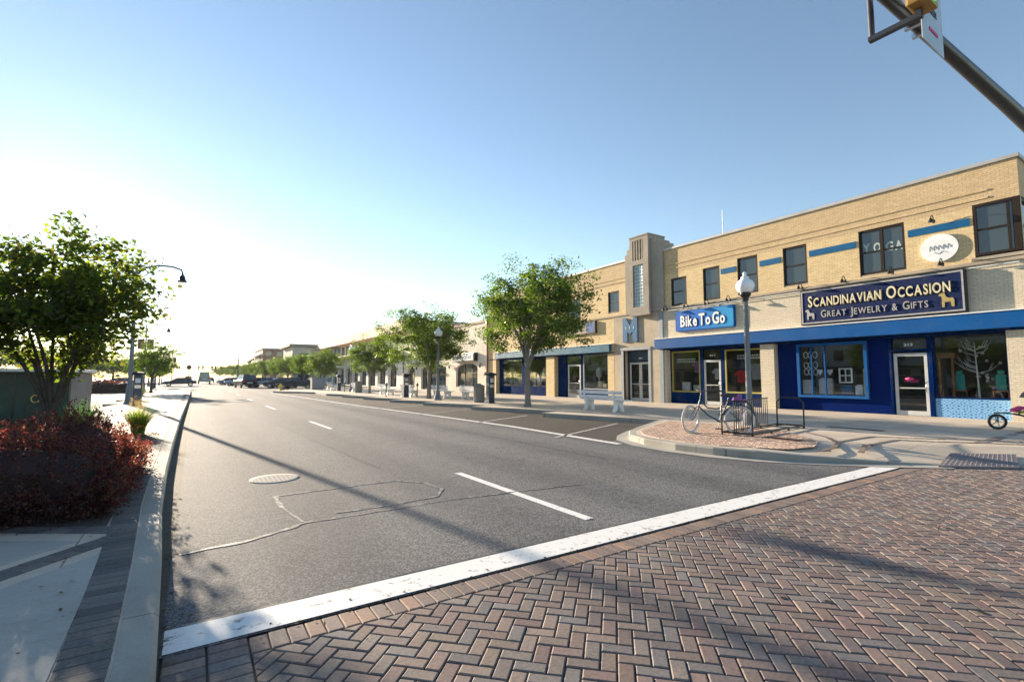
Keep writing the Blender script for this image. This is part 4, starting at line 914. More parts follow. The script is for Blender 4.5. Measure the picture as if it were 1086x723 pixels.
block_building('flat_roofed_block', 'grey cream block with deep flat roof edge beyond the arcade building', 16.4,107,30,119,8.3,'stucco','deco',2,7,3,.7)
A = block_building('apartment_block', 'brick and white apartment block with stacked balconies far down the street', 22,214,38,246,13.2,'brickred','stuccowhite',4,6,4,.3)
for r_ in range(4): m = MB(); m.box(20.8,214.5,2.3+r_*2.7,22.1,245.5,2.6+r_*2.7); m.box(20.8,214.5,2.6+r_*2.7,20.9,245.5,3.4+r_*2.7); m.build('balcony', M['stuccowhite'], A)
A = thing('cupola_tower', (23,262,0), 'little red roofed cupola on white posts above the far trees', 'cupola'); m = MB(); m.box(20.7,259,0,25.3,265,6.6); m.build('tower_base', M['stuccowhite'], A)
m = MB(); m.lathe((23,262,8.3), [(3.6,0),(.1,2.4)], 4); m.build('roof', M['brickred'], A); m = MB()
for a in (-1,1):
    for b in (-1,1): m.box(23+a*1.8-.2,262+b*1.8-.2,6.6,23+a*1.8+.2,262+b*1.8+.2,8.3)
m.build('posts', M['stuccowhite'], A)
block_building('green_block', 'plain green grey block behind the far trees', 18.5,300,29,320,7.2,'greytrim','deco',2,3,3,.2)

# ------------------------------------------------------------------ trees
def leaves(name, centers, size, mat, parent, pal, n_aspect=.8, up=.3, fold=.25, szv=.35):
    n = len(centers); c = np.asarray(centers)
    nrm = rng.normal(size=(n,3)); nrm[:,2] = np.abs(nrm[:,2])+up; nrm /= np.linalg.norm(nrm,axis=1)[:,None]
    a = rng.normal(size=(n,3)); a -= (a*nrm).sum(1)[:,None]*nrm; a /= np.linalg.norm(a,axis=1)[:,None]; b = np.cross(nrm,a)
    s = size*(1+rng.uniform(-szv,szv,n))[:,None]
    s = s*np.where(rng.random(n)<.3,.65,1.)[:,None]
    V = np.stack([c-a*s*.5, c+b*s*.5*n_aspect+nrm*s*fold*.5-a*s*.08, c+a*s*.55, c-b*s*.5*n_aspect+nrm*s*fold*.5-a*s*.08],1).reshape(-1,3)
    F = np.arange(4*n).reshape(n,4)
    p = np.asarray(pal)[rng.integers(0,len(pal),n)]*rng.uniform(.7,1.3,(n,1)); T = np.repeat(p,4,0)
    return fast(name, V, F, mat, parent, T)
def bez(a, b, c, n): return [tuple((1-t)**2*Vector(a)+2*t*(1-t)*Vector(b)+t*t*Vector(c)) for t in [i/n for i in range(n+1)]]
def tree(name, loc, label, trunk_r, fork, crown_c, crown_r, nl, leaf, pal, mat, bark, stems=1, limbs=9, clumps=150, cr=.38, cat='tree', group=None, flat=.0, lean=(0,0), core=.35, hmax=.75):
    T = thing(name, loc, label, cat, group); x, y, z = loc; m = MB(); tips = []
    cc = Vector((x+crown_c[0], y+crown_c[1], z+crown_c[2])); rr = Vector(crown_r)
    base = Vector((x,y,z-.03)); fk = base + Vector((lean[0],lean[1],fork))
    if stems == 1: m.tube(bez(base, base+Vector((0,0,fork*.5)), fk, 6), [trunk_r*1.35,trunk_r*1.08,trunk_r,trunk_r*.95,trunk_r*.92,trunk_r*.9,trunk_r*.88], 12)
    for i in range(limbs):
        an = 2*PI*(i+random.uniform(-.3,.3))/limbs; u = random.uniform(.45,.8); h = random.uniform(-.1,hmax)
        tip = cc + Vector((rr.x*u*math.cos(an), rr.y*u*math.sin(an), rr.z*h)); st = fk if stems == 1 else base + Vector((math.cos(an)*trunk_r*.8, math.sin(an)*trunk_r*.8, random.uniform(0,.25)))
        r0 = trunk_r*(random.uniform(.4,.62) if stems == 1 else random.uniform(.38,.6))
        ctl = st + Vector(((tip.x-st.x)*.3, (tip.y-st.y)*.3, (tip.z-st.z)*.62)) + Vector((random.uniform(-.15,.15),random.uniform(-.15,.15),0))
        P = bez(st, ctl, tip, 8); m.tube(P, [r0*(1-.85*k/8) for k in range(9)], 8); 
        for j in range(5):
            k = random.randint(3,7); s0 = Vector(P[k]); dv_ = Vector((random.gauss(0,1),random.gauss(0,1),random.uniform(.1,1.2))).normalized(); e = s0 + Vector((dv_.x*rr.x,dv_.y*rr.y,dv_.z*rr.z))*random.uniform(.3,.6)
            q = e - cc; kk = math.sqrt((q.x/rr.x)**2+(q.y/rr.y)**2+(q.z/rr.z)**2)
            if kk > .92: e = cc + q*(.92/kk)
            m.tube([s0,(s0+e)/2+Vector((0,0,.08)),e], [r0*(1-.85*k/8)*.6,r0*.15,r0*.05], 5); tips.append(e); tips.append((s0+e)/2)
        tips.append(tip)
    m.build('trunk', bark, T)
    cl = []
    while len(cl) < clumps:
        if tips and random.random() < .35: p = random.choice(tips) + Vector([random.gauss(0,.25*r) for r in rr]); 
        else:
            d_ = Vector((random.gauss(0,1),random.gauss(0,1),random.gauss(0,1))).normalized(); k = random.random()**.45; p = cc + Vector((d_.x*rr.x,d_.y*rr.y,d_.z*rr.z))*k
        q = p - cc; an = math.atan2(q.y, q.x); lump = .86+.16*math.sin(3*an+x)+.12*math.sin(5*an+1.3*y+4*q.z/rr.z)+.08*random.uniform(-1,1)
        kk = math.sqrt((q.x/rr.x)**2+(q.y/rr.y)**2+(q.z/(rr.z if q.z > 0 else rr.z*(1-flat)))**2)
        if kk > lump or kk < core*random.random(): continue
        cl.append(p)
    cl = np.array([tuple(p) for p in cl]); idx = rng.integers(0,len(cl),nl); wsz = rng.uniform(.6,1.35,len(cl))
    off = np.clip(rng.normal(size=(nl,3)),-1.9,1.9)*np.array([1,1,.55])*cr*.5*wsz[idx][:,None]
    leaves('crown', cl[idx]+off, leaf, mat, T, pal)
    return T
ZP = [(.045,.085,.018),(.06,.11,.02),(.035,.07,.018),(.08,.13,.025),(.05,.09,.02)]
t1 = tree('street_tree', (12.95,18.5,.15), 'full green street tree behind the white bench, nearest on the shop side', .135, 1.75, (.4,-.1,4.3), (2.85,3.9,2.7), 34000, .10, ZP, M['leaf'], M['barkgrey'], limbs=9, clumps=300, cr=.46, group='green street trees along the shops', flat=.25)
t2 = tree('street_tree', (12.5,28.8,.15), 'wide street tree overhanging the acorn lamp post, second along the shops', .13, 1.5, (-.1,0,3.7), (3.4,3.3,2.3), 30000, .10, ZP+[(.09,.13,.02)], M['leaf'], M['barkgrey'], limbs=9, clumps=300, cr=.42, group='green street trees along the shops', flat=.2)
labs = ['street tree rising before the corner of the terracotta parapet, third along the shops','street tree in front of the white arcade, fourth along the shops','street tree leaning over the grey utility box, fifth along the shops','street tree beside the hydrant corner, sixth along the shops','street tree beyond the parked dark sedan','street tree behind the silver parked car','street tree over the dark high car','street tree behind the pale cars far down the street','small street tree before the distant cupola','furthest rounded street tree on the shop side','street tree at the end of the shop row, near the far signal','small hazy street tree closing the shop side']
locs = [(12.4,41,.82),(12.9,61,.8),(13.4,76,.85),(13.2,90,.88),(13.0,104,.88),(12.8,118,.9),(12.4,133,.92),(12.0,150,.92),(11.5,170,.95),(11,192,.98),(10,220,1.05),(9,255,1.1)]
for i, ((x, y, s_), lb) in enumerate(zip(locs, labs)): dup(t2 if i % 2 else t1, (x,y,.15), 1.3*i+.6, lb, s_*(1.0 if i % 2 else .86))
lt = tree('redbud_tree', (-2.06,11.45,.15), 'small many stemmed broadleaf tree rising out of the red hedge', .088, .62, (-.12,.25,2.72), (1.72,1.8,1.52), 14500, .096, [(.05,.08,.02),(.035,.06,.018),(.07,.10,.022),(.05,.055,.03)], M['leafbig'], M['bark'], stems=1, limbs=8, clumps=250, cr=.33, flat=.12, core=.3, hmax=.42)
mt = tree('median_tree', (-3.2,53,.15), 'green median tree behind the dark blue pay station', .1, 1.3, (0,0,3.0), (2.2,2.2,1.9), 9000, .11, ZP, M['leaf'], M['bark'], limbs=7, clumps=150, cr=.4, group='trees along the median')
for i, (x, y, s_, lb) in enumerate([(-4.6,83,1.05,'second median tree, before the twin street lamp'),(-5.6,112,1.1,'hazy median tree beyond the dark blue car'),(-7,150,1.2,'furthest small tree on the median')]): dup(mt, (x,y,.15 if y < 66 else 0), i+1., lb, s_)
bt = tree('far_tree', (-24,120,0), 'far hazy green tree behind the white car in the lot', .25, 2.2, (0,0,4.3), (4.6,4.6,3.2), 8000, .26, [(.05,.085,.03),(.04,.07,.025)], M['leaf'], M['bark'], limbs=6, clumps=150, cr=.9, group='hazy trees across the parking lot')
fl = ['far hazy tree second from the white car','far hazy tree above the dark red bed','far hazy tree just left of the pay station','far tree glimpsed right of the multi stemmed trunk','far tree seen through the multi stemmed trunk','far tree over the middle of the green booth','far tree over the left part of the green booth','far tree at the left edge above the booth roof','tall far tree at the left edge','far tree beyond the lot between two others','far tree past the end of the lot']
for i, lb in enumerate(fl):
    x = [-19,-15,-11.5,-29,-34,-40,-46,-53,-60,-21,-13][i]; y = [128,136,150,116,112,106,104,100,95,150,170][i]; dup(bt, (x,y,0), i*.9, lb, random.uniform(.85,1.1))

# ------------------------------------------------------------------ hedges and grasses
BP = [(.050,.022,.028),(.065,.027,.032),(.035,.015,.022),(.085,.042,.036),(.026,.012,.016),(.06,.040,.022),(.045,.05,.02)]
def hedge(name, label, x0, x1, y0, y1, h, nl, leaf, seed, parent_loc, lump=.09):
    H = thing(name, parent_loc, label, 'hedge'); rs = np.random.default_rng(seed); bumps = [(rs.uniform(x0,x1), rs.uniform(y0,y1), rs.uniform(.25,.5), rs.uniform(.03,lump)) for _ in range(int(6*(x1-x0)*(y1-y0))+6)]
    def top(x, y):
        e = np.minimum(np.minimum(x-x0, x1-x), np.minimum(y-y0, y1-y)); e = np.clip(e/.38, 0, 1); z = h*(.45+.55*np.sqrt(np.clip(1-(1-e)**2,0,1)))*.95
        for bx, by, br, bh in bumps: z = z + bh*np.exp(-((x-bx)**2+(y-by)**2)/br**2)
        return z
    # woody core
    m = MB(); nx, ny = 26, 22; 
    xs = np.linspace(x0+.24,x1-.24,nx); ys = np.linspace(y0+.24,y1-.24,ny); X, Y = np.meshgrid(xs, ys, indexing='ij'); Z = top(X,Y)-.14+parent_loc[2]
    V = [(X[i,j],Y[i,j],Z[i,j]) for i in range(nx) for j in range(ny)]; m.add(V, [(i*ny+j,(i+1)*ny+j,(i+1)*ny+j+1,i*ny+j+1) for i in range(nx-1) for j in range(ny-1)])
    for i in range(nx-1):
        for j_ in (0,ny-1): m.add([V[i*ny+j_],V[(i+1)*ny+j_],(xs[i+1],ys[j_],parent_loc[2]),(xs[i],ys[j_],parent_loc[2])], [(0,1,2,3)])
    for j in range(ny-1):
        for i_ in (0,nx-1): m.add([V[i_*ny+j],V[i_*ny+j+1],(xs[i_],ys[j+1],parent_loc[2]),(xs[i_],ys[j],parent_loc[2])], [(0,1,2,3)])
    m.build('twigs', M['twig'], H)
    # arching sprays carrying the leaves
    ns = nl//26; sx = rs.uniform(x0,x1,ns); sy = rs.uniform(y0,y1,ns); side = rs.random(ns) < .55
    edge_ = rs.random(ns)
    P = (x1-x0)*2+(y1-y0)*2; q = edge_*P
    ex = np.where(q < x1-x0, x0+q, np.where(q < (x1-x0)+(y1-y0), x1, np.where(q < 2*(x1-x0)+(y1-y0), x1-(q-(x1-x0)-(y1-y0)), x0)))
    ey = np.where(q < x1-x0, y0, np.where(q < (x1-x0)+(y1-y0), y0+(q-(x1-x0)), np.where(q < 2*(x1-x0)+(y1-y0), y1, y1-(q-2*(x1-x0)-(y1-y0)))))
    sx = np.where(side, ex, sx); sy = np.where(side, ey, sy)
    cx_, cy_ = np.clip(sx, x0+.35, x1-.35), np.clip(sy, y0+.35, y1-.35); dx, dy = sx-cx_, sy-cy_; dl = np.hypot(dx,dy)+1e-6
    tz = top(np.clip(sx,x0+.02,x1-.02), np.clip(sy,y0+.02,y1-.02)); zz = np.where(side, tz*rs.uniform(.06,1.,ns)**.8, tz-.03)
    d = np.stack([np.where(side,dx/dl,0)*.8+rs.normal(0,.45,ns), np.where(side,dy/dl,0)*.8+rs.normal(0,.45,ns), np.where(side,.25,.9)+rs.normal(0,.25,ns)],1); d /= np.linalg.norm(d,axis=1)[:,None]
    L = rs.uniform(.06,.19,ns); base = np.stack([sx,sy,zz+parent_loc[2]],1) - d*(.08+.10*rs.random(ns))[:,None]
    k = 26; tt = rs.uniform(0,1,(ns,k)); pos = base[:,None,:] + d[:,None,:]*(L[:,None]*2*tt)[:,:,None] + rs.normal(0,.012,(ns,k,3)); pos[:,:,2] -= (tt**2*.03)
    leaves('foliage', pos.reshape(-1,3), leaf, M['barberry'], H, BP, .62, .1)
    return H
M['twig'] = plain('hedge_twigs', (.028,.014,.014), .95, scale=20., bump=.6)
hedge('barberry_hedge', 'big dark red barberry hedge in the median bed nearest the camera', -6.2,-.68,6.12,9.4,.45,190000,.028,3,(-3.,6,.15), .15)
hedge('barberry_hedge', 'second clump of red barberry in front of the green booth', -7.4,-2.9,10.6,12.6,.58,26000,.034,5,(-5,11.5,.15))
hedge('barberry_bed', 'low dark red bed at the far end of the parking lot', -10.5,-5.2,60,66,.95,9000,.12,8,(-8,63,.0))
m = MB(); m.sheet([(-.62,5.75),(-3.6,7.66),(-7.4,7.66),(-7.4,14.8),(-.62,14.8)], .158); struct(m, 'ground_planting_bed', M['joint'])
n = 5200; cx_ = np.stack([rng.uniform(-5.,-.66,n), rng.uniform(5.85,14.7,n), rng.uniform(.16,.18,n)],1); 
o = leaves('mulch_chips', cx_, .045, M['mulch'], None, [(.10,.05,.035),(.06,.035,.028),(.14,.08,.055)], .45, 1.5, .05); tag(o, 'red brown mulch chips in the planting bed', 'mulch', kind='stuff')
def tuft(loc, label, n, h, w_, pal, plume=True, spread=.5):
    T = thing('ornamental_grass', loc, label, 'ornamental grass', 'tufts of ornamental grass on the median'); V = []; F = []; Tt = []
    for i in range(n):
        an = random.uniform(0,2*PI); r0 = random.uniform(0,.13); a = random.uniform(.1,1)**.8*spread; L = h*random.uniform(.7,1.15); b = Vector((loc[0]+r0*math.cos(an),loc[1]+r0*math.sin(an),loc[2])); side = Vector((-math.sin(an),math.cos(an),0)); c = random.choice(pal); c = [q*random.uniform(.7,1.3) for q in c]
        bs = len(V)
        for k in range(4):
            t_ = k/3; p = b + Vector((math.cos(an)*L*a*t_*t_, math.sin(an)*L*a*t_*t_, L*(t_-.25*a*t_*t_))); w2 = w_*(1-t_)**.6+.0008; V += [tuple(p-side*w2), tuple(p+side*w2)]; Tt += [c,c]
        F += [(bs+2*k,bs+2*k+1,bs+2*k+3,bs+2*k+2) for k in range(3)]
    fast('blades', V, F, M['grassleaf'], T, np.array(Tt))
    if plume:
        C_ = []
        for i in range(n//9):
            an = random.uniform(0,2*PI); a = random.uniform(0,.35); p = Vector((loc[0]+math.cos(an)*h*a, loc[1]+math.sin(an)*h*a, loc[2]+h*random.uniform(.95,1.2)))
            C_ += [tuple(p+Vector((random.gauss(0,.012),random.gauss(0,.012),random.gauss(0,.06)))) for _ in range(26)]
        leaves('plumes', C_, .016, M['grassleaf'], T, [(.4,.3,.22),(.5,.38,.3)], .5)
    return T
GP = [(.14,.19,.03),(.2,.24,.04),(.10,.15,.03)]; GD = [(.04,.10,.05),(.03,.08,.05),(.06,.13,.06)]
tuft((-1.08,14.5,.15), 'yellow green grass tuft at the far end of the red hedge beside the kerb', 520, .66, .008, GP, True, .8)
tuft((-2.75,36.,.15), 'large plumed grass tuft beyond the blue pay station', 420, .8, .014, GP, True, .7)
for i, (x, y) in enumerate([(-2.9,10.4),(-3.5,10.5),(-4.2,10.45),(-1.55,10.8),(-4.9,10.5)]):
    tuft((x,y,.15), ['dark grass tuft left of the tree trunk','dark grass tuft before the right half of the green booth','dark grass tuft before the middle of the green booth','dark grass tuft just right of the tree trunk','dark grass tuft before the left of the green booth'][i], 300, .95, .007, GD, False, .45)

# ------------------------------------------------------------------ green booth at left
K = thing('green_booth', (-5.2,17.8,.15), 'dark green booth with white roof edge and three yellow rings at left', 'booth')
m = MB(); m.box(-10.2,14.85,.15,-2.42,17.6,1.62); m.build('walls', M['greenbox'], K); m = MB(); m.box(-2.418,14.9,.15,-2.38,17.6,1.6); m.build('skylit_side', M['bingrey'], K)  # booth end coloured pale grey to stand for sky light on it
m = MB(); m.box(-10.4,14.65,1.62,-2.3,17.7,1.69,bev=.01); m.build('roof', M['white'], K)
for i, x in enumerate((-2.95,-3.75,-4.55)):
    m = MB(); m.tube([(x+.07*math.cos(2*PI*k/16),14.83,1.02+.08*math.sin(2*PI*k/16)) for k in range(17)], .018, 6, caps=False); m.build('ring', M['gold'], K)
m = MB(); m.box(-4.35,14.83,1.15,-3.8,14.848,1.45); m.build('notice', M['paper'], K)
m = MB(); m.box(-4.9,14.84,.3,-4.86,14.847,1.6); m.box(-3.32,14.84,.3,-3.29,14.847,1.6); m.build('panel_joints', M['black'], K)

# ------------------------------------------------------------------ street furniture
def acorn(loc, label):
    L = thing('acorn_lamp_post', loc, label, 'lamp post', 'acorn globe lamp posts along the shops'); x, y, z = loc
    m = MB(); m.lathe(loc, [(.24,0),(.24,.06),(.20,.10),(.18,.28),(.13,.36),(.11,.55),(.095,.62)], 16)
    m.lathe((x,y,z+.6), [(.082,0),(.075,1.2),(.066,2.4),(.06,3.0)], 16); m.build('pole', M['lampgrey'], L)
    m = MB(); m.lathe((x,y,z+3.55), [(.065,0),(.09,.04),(.07,.08),(.10,.12),(.15,.18),(.16,.24),(.13,.26)], 16); m.build('collar', M['black'], L)
    m = MB(); m.lathe((x,y,z+3.79), [(.12,0),(.20,.05),(.245,.15),(.25,.24),(.21,.34),(.13,.40),(.105,.43),(.11,.47),(.06,.50),(.04,.53),(.055,.57),(.045,.60),(.01,.63)], 24); m.build('globe', M['globe'], L)
    return L
a1 = acorn((13.3,7.95,.15), 'acorn globe lamp post standing behind the bicycle rack')
dup(a1, (12.15,26.7,.15), 0, 'acorn globe lamp post beside the trash bin and second tree'); dup(a1, (12.3,46.5,.15), 0, 'acorn globe lamp post before the white arcade'); dup(a1, (12.2,66,.15), 0, 'furthest acorn globe lamp post, by the hydrant corner')

def bench(loc, label, rz_=0., first=[None]):
    if first[0]: return dup(first[0], loc, rz_, label)
    Bn = thing('park_bench', (0,0,0), label, 'bench', 'white park benches along the shops'); hl = 1.3
    m = MB(); 
    for i in range(3): m.box(.05+i*.15,-hl,.43,.17+i*.15,hl,.465,bev=.008)
    m.build('seat', M['white'], Bn)
    m = MB()
    for z in (.52,.70):
        q = Matrix.Translation((-.01-(z-.5)*.22,0,z+.05)) @ Matrix.Rotation(R(-10),4,'Y'); m.xbox(q,.03,2*hl-.08,.125)
    m.build('backrest', M['white'], Bn)
    for s_ in (-1,1):
        y = s_*.84; m = MB(); 
        m.ext([(x_,y-.035,z) for x_, z in ((-.12,0),(.02,0),(.10,.12),(.14,.30),(.30,.12),(.34,0),(.48,0),(.44,.14),(.40,.30),(.46,.42),(-.02,.43),(-.10,.84),(-.15,.84),(-.06,.40),(-.02,.22))], (0,.07,0)); fix(m.build('leg', M['white'], Bn))
    first[0] = Bn; Bn.location = loc; Bn.rotation_euler = (0,0,rz_); return Bn
bench((13.75,14.55,.15), 'white bench at the parking kerb in front of the stone tower')
for loc, lb in [((13.9,26.0,.15),'white bench directly left of the grey trash bin'),((13.6,29.6,.15),'white bench behind the second street tree'),((12.6,32.9,.15),'white bench just left of the round headed pay station'),((12.2,36.6,.15),'white bench by the third street tree'),((12.3,45.,.15),'white bench before the arcade, next to the grey litter bin'),((12.5,56.,.15),'furthest white bench under the arcade gable')]:
    bench(loc, lb)

def bin_(loc, label, first=[None]):
    if first[0]: return dup(first[0], loc, 0, label)
    K = thing('trash_bin', (0,0,0), label, 'trash bin', 'grey round trash bins'); m = MB(); m.lathe((0,0,0), [(.27,0),(.29,.03),(.29,.78),(.31,.80),(.31,.86)], 20); m.build('body', M['bingrey'], K)
    m = MB()
    for k in range(20): a = 2*PI*k/20; m.box(.292*math.cos(a)-.01,.292*math.sin(a)-.01,.06,.292*math.cos(a)+.01,.292*math.sin(a)+.01,.76)
    m.build('slats', M['greytrim'], K)
    m = MB(); m.lathe((0,0,.86), [(.31,0),(.29,.05),(.12,.10)], 20); m.lathe((0,0,.955), [(.11,0),(.12,.02),(.10,.06)], 12); m.build('lid', M['bingrey'], K)
    first[0] = K; K.location = loc; return K
bin_((12.95,23.1,.15), 'grey round trash bin next to the dark pay station by the first tree'); bin_((12.1,43.3,.15), 'grey round litter bin before the white arcade'); 
def station(loc, label, rz_=0., first=[None]):
    if first[0]: return dup(first[0], loc, rz_, label)
    K = thing('pay_station', (0,0,0), label, 'pay station', 'dark blue parking pay stations'); m = MB(); m.box(-.2,-.2,0,.2,.2,.06); m.box(-.17,-.16,.06,.17,.16,1.45,bev=.02); m.build('cabinet', M['kioskblue'], K)
    m = MB(); m.add([(-.27,-.27,1.45),(.27,-.27,1.45),(.27,.27,1.45),(-.27,.27,1.45),(-.2,-.2,1.6),(.2,-.2,1.56),(.2,.2,1.6),(-.2,.2,1.64)], [(0,1,5,4),(1,2,6,5),(2,3,7,6),(3,0,4,7),(4,5,6,7),(0,3,2,1)]); m.build('cap', M['capmat'], K)
    m = MB(); m.box(-.1,-.166,1.08,.1,-.161,1.3); m.build('screen', M['paper'], K); m = MB(); m.box(-.12,-.168,.82,.12,-.161,.98); m.box(-.05,-.172,.86,.05,-.168,.9); m.build('keypad', M['chrome'], K)
    first[0] = K; K.location = loc; K.rotation_euler = (0,0,rz_); return K
station((-2.3,29.6,.15), 'dark blue pay station beside the street lamp base on the median'); station((12.95,21.9,.15), 'dark pay station between the trash bin and the first tree', 0); station((12.0,31.6,.15), 'dark pay station in front of the third white bench', 0); station((12.1,50.3,.15), 'dark pay station before the blue arcade gable', 0); station((-4.6,78,.0), 'small dark pay station beyond the plumed grass', 0)
def post(loc, label, first=[None]):
    if first[0]: return dup(first[0], loc, 0, label)
    K = thing('meter_post', (0,0,0), label, 'meter post', 'thin dark meter posts'); m = MB(); m.tube([(0,0,0),(0,0,.75)], .035, 8); m.build('post', M['black'], K); m = MB(); m.lathe((0,0,.75), [(.05,0),(.075,.06),(.08,.16),(.04,.22)], 12); m.build('head', M['steel'], K)
    first[0] = K; K.location = loc; return K
post((12.6,31.0,.15), 'thin dark post between the pay station and second tree'); post((11.0,32.6,.15), 'thin dark post right of the third tree trunk'); post((11.6,46,.15), 'thin dark post before the white arcade arches')
K = thing('utility_box', (11.4,56.5,.15), 'grey green utility box on the pavement near the far corner', 'utility box'); m = MB(); m.box(10.7,56.2,.15,11.9,57.2,1.4,bev=.03); m.build('cabinet', M['bingrey'], K); m = MB(); m.box(10.65,56.15,1.4,11.95,57.25,1.46); m.build('lid', M['greytrim'], K); m = MB(); m.box(10.85,56.19,.3,11.3,56.2,1.3); m.box(11.33,56.19,.3,11.78,56.2,1.3); m.build('doors', M['greytrim'], K)
K = thing('fire_hydrant', (7.2,53.5,.15), 'yellow fire hydrant on the far corner kerb', 'hydrant'); m = MB(); m.lathe((7.2,53.5,.15), [(.16,0),(.16,.05),(.11,.07),(.11,.5),(.14,.52),(.13,.62),(.03,.72)], 14); m.tube([(7.0,53.5,.6),(7.4,53.5,.6)], .06, 8); m.build('body', M['hydrant'], K)

# double arm street lights on the median
def bell(loc, label, first=[None], z0=.15):
    if first[0]: return dup(first[0], loc, 0, label)
    L = thing('street_light', (0,0,0), label, 'street light', 'twin arm bell street lights along the median')
    m = MB(); m.lathe((0,0,0), [(.24,0),(.24,.08),(.19,.14),(.15,.8),(.11,.95)], 14); m.lathe((0,0,.9), [(.10,0),(.06,6.3),(.02,6.6)], 12); m.build('pole', M['lampgrey'], L)
    for s_ in (-1,1):
        m = MB(); m.tube([(0,0,6.6),(s_*.3,0,7.0),(s_*.9,0,7.22),(s_*1.5,0,7.22),(s_*1.9,0,7.1),(s_*1.95,0,6.95)], [.05,.048,.046,.044,.042,.04], 8); m.tube([(0,0,6.3),(s_*.5,0,6.75),(s_*.95,0,7.18)], .02, 6); m.build('arm', M['black'], L)
        m = MB(); m.lathe((s_*1.95,0,6.45), [(.24,0),(.22,.05),(.16,.14),(.13,.3),(.06,.4),(.04,.5)], 14); m.build('lamp_shade', M['black'], L)
    first[0] = L; L.location = loc; return L
b1 = bell((-2.75,31.2,.15), 'nearest twin arm street light, beside the blue pay station')
for loc, lb in [((-4.6,65.1,.0),'second twin arm street light on the median'),((-6.4,99.7,0),'third twin arm street light down the median'),((-4.1,122,0),'twin arm street light standing clear against the sky'),((-5.3,170,0),'small distant twin arm street light'),((-5.3,215,0),'furthest twin arm street light')]:
    q = bell(loc, lb)
    for s_ in (-1,1): m = MB(); m.box(loc[0]+s_*.1,loc[1]-.01,loc[2]+4.5,loc[0]+s_*.7,loc[1]+.01,loc[2]+5.6); m.build('banner', M['brickred'], q)

# ------------------------------------------------------------------ bicycle and rack
Ft, Rr = Vector((10.11,7.55,.15)), Vector((10.81,6.72,.15))
BK = thing('bicycle', (10.5,7.1,.15), 'blue cruiser bicycle with white tyres leaning on the rack', 'bicycle')
fw_ = (Ft-Rr); fw_.z = 0; WB = fw_.length; fw_.normalize(); lat = Vector((-fw_.y,fw_.x,0)); r_ = .335
def bp(u, v, l=0.): return Rr + fw_*u + Vector((0,0,v)) + lat*l
def wheel(c, axis, name):
    u = Vector((0,0,1)); v = axis.cross(u).normalized(); n = 36
    ring = lambda rad: [c + (u*math.sin(2*PI*k/n)+v*math.cos(2*PI*k/n))*rad for k in range(n+1)]
    m = MB(); m.tube(ring(r_-.02), .027, 8, caps=False); W_ = m.build(name, M['whitewall'], BK)
    m = MB(); m.tube(ring(r_-.003), .012, 6, caps=False); m.build('tread', M['rubber'], W_)
    m = MB(); m.tube(ring(r_-.048), .011, 6, caps=False); m.tube([c-axis*.05, c+axis*.05], .022, 8); m.build('rim', M['chrome'], W_)
    m = MB()
    for k in range(28):
        a = 2*PI*k/28; e = c + (u*math.sin(a)+v*math.cos(a))*(r_-.045); m.tube([c+axis*(.03 if k%2 else -.03), e], .0018, 4, caps=False)
    m.build('spokes', M['chrome'], W_)
steer = Matrix.Rotation(R(52),3,'Z') @ lat
wheel(bp(0,r_), lat, 'rear_wheel'); wheel(bp(WB,r_), steer.normalized(), 'front_wheel')
m = MB(); T_ = lambda *p, r=.016: m.tube(p, r, 8)
bb = bp(.44,.30); st_ = bp(.26,.72); hd = bp(.86,.80); hb = bp(.90,.66)
T_(bb, st_, r=.017); m.tube([bp(.31,.66), bp(.5,.6), bp(.7,.62), hd], .016, 8); T_(bb, bp(.7,.45), hb, r=.018); T_(hd, hb, r=.02); T_(bb, bp(.0,r_,.06), r=.011); T_(bb, bp(.0,r_,-.06), r=.011); T_(bp(.3,.62), bp(0,r_,.06), r=.009); T_(bp(.3,.62), bp(0,r_,-.06), r=.009)
m.build('frame', M['bikeblue'], BK)
m = MB(); sN = steer.normalized()
for s_ in (-1,1): m.tube([hb, bp(.94,.6)+sN*.05*s_, bp(WB,r_)+sN*.06*s_], .012, 8)
m.build('fork', M['bikeblue'], BK)
m = MB(); m.tube([hd, bp(.83,.98)], .013, 8); m.tube([bp(.62,1.0)+sN*.33, bp(.74,1.06)+sN*.25, bp(.84,1.02)+sN*.08, bp(.84,1.02)-sN*.08, bp(.74,1.06)-sN*.25, bp(.62,1.0)-sN*.33], .012, 8); hbm = m.build('handlebar', M['steel'], BK)
m = MB()
for s_ in (-1,1): m.tube([bp(.60,1.0)+sN*.34*s_, bp(.70,1.045)+sN*.29*s_], .018, 8)
m.build('grip', M['black'], hbm)
m = MB(); m.tube([st_, bp(.22,.88)], .012, 8); q = Matrix.Translation(bp(.18,.92)) @ fw_.to_track_quat('X','Z').to_matrix().to_4x4(); m.xbox(q,.26,.17,.06); m.xbox(q @ Matrix.Translation((.16,0,.0)),.12,.07,.05); m.build('saddle', M['black'], BK)
m = MB(); m.tube([bb+lat*.06-Vector((0,0,0)), bb+lat*.06+Vector((0,0,.001))], .08, 16); m.tube([bb-lat*.09, bb+lat*.09], .02, 8); m.tube([bb+lat*.09, bb+lat*.09-Vector((0,0,.15))+fw_*.05], .009, 6); m.tube([bb-lat*.09, bb-lat*.09+Vector((0,0,.15))-fw_*.05], .009, 6); ck = m.build('crank', M['steel'], BK)
m = MB(); m.xbox(Matrix.Translation(bb+lat*.14-Vector((0,0,.16))+fw_*.05),.09,.09,.025); m.xbox(Matrix.Translation(bb-lat*.14+Vector((0,0,.16))-fw_*.05),.09,.09,.025); m.build('pedal', M['black'], ck)
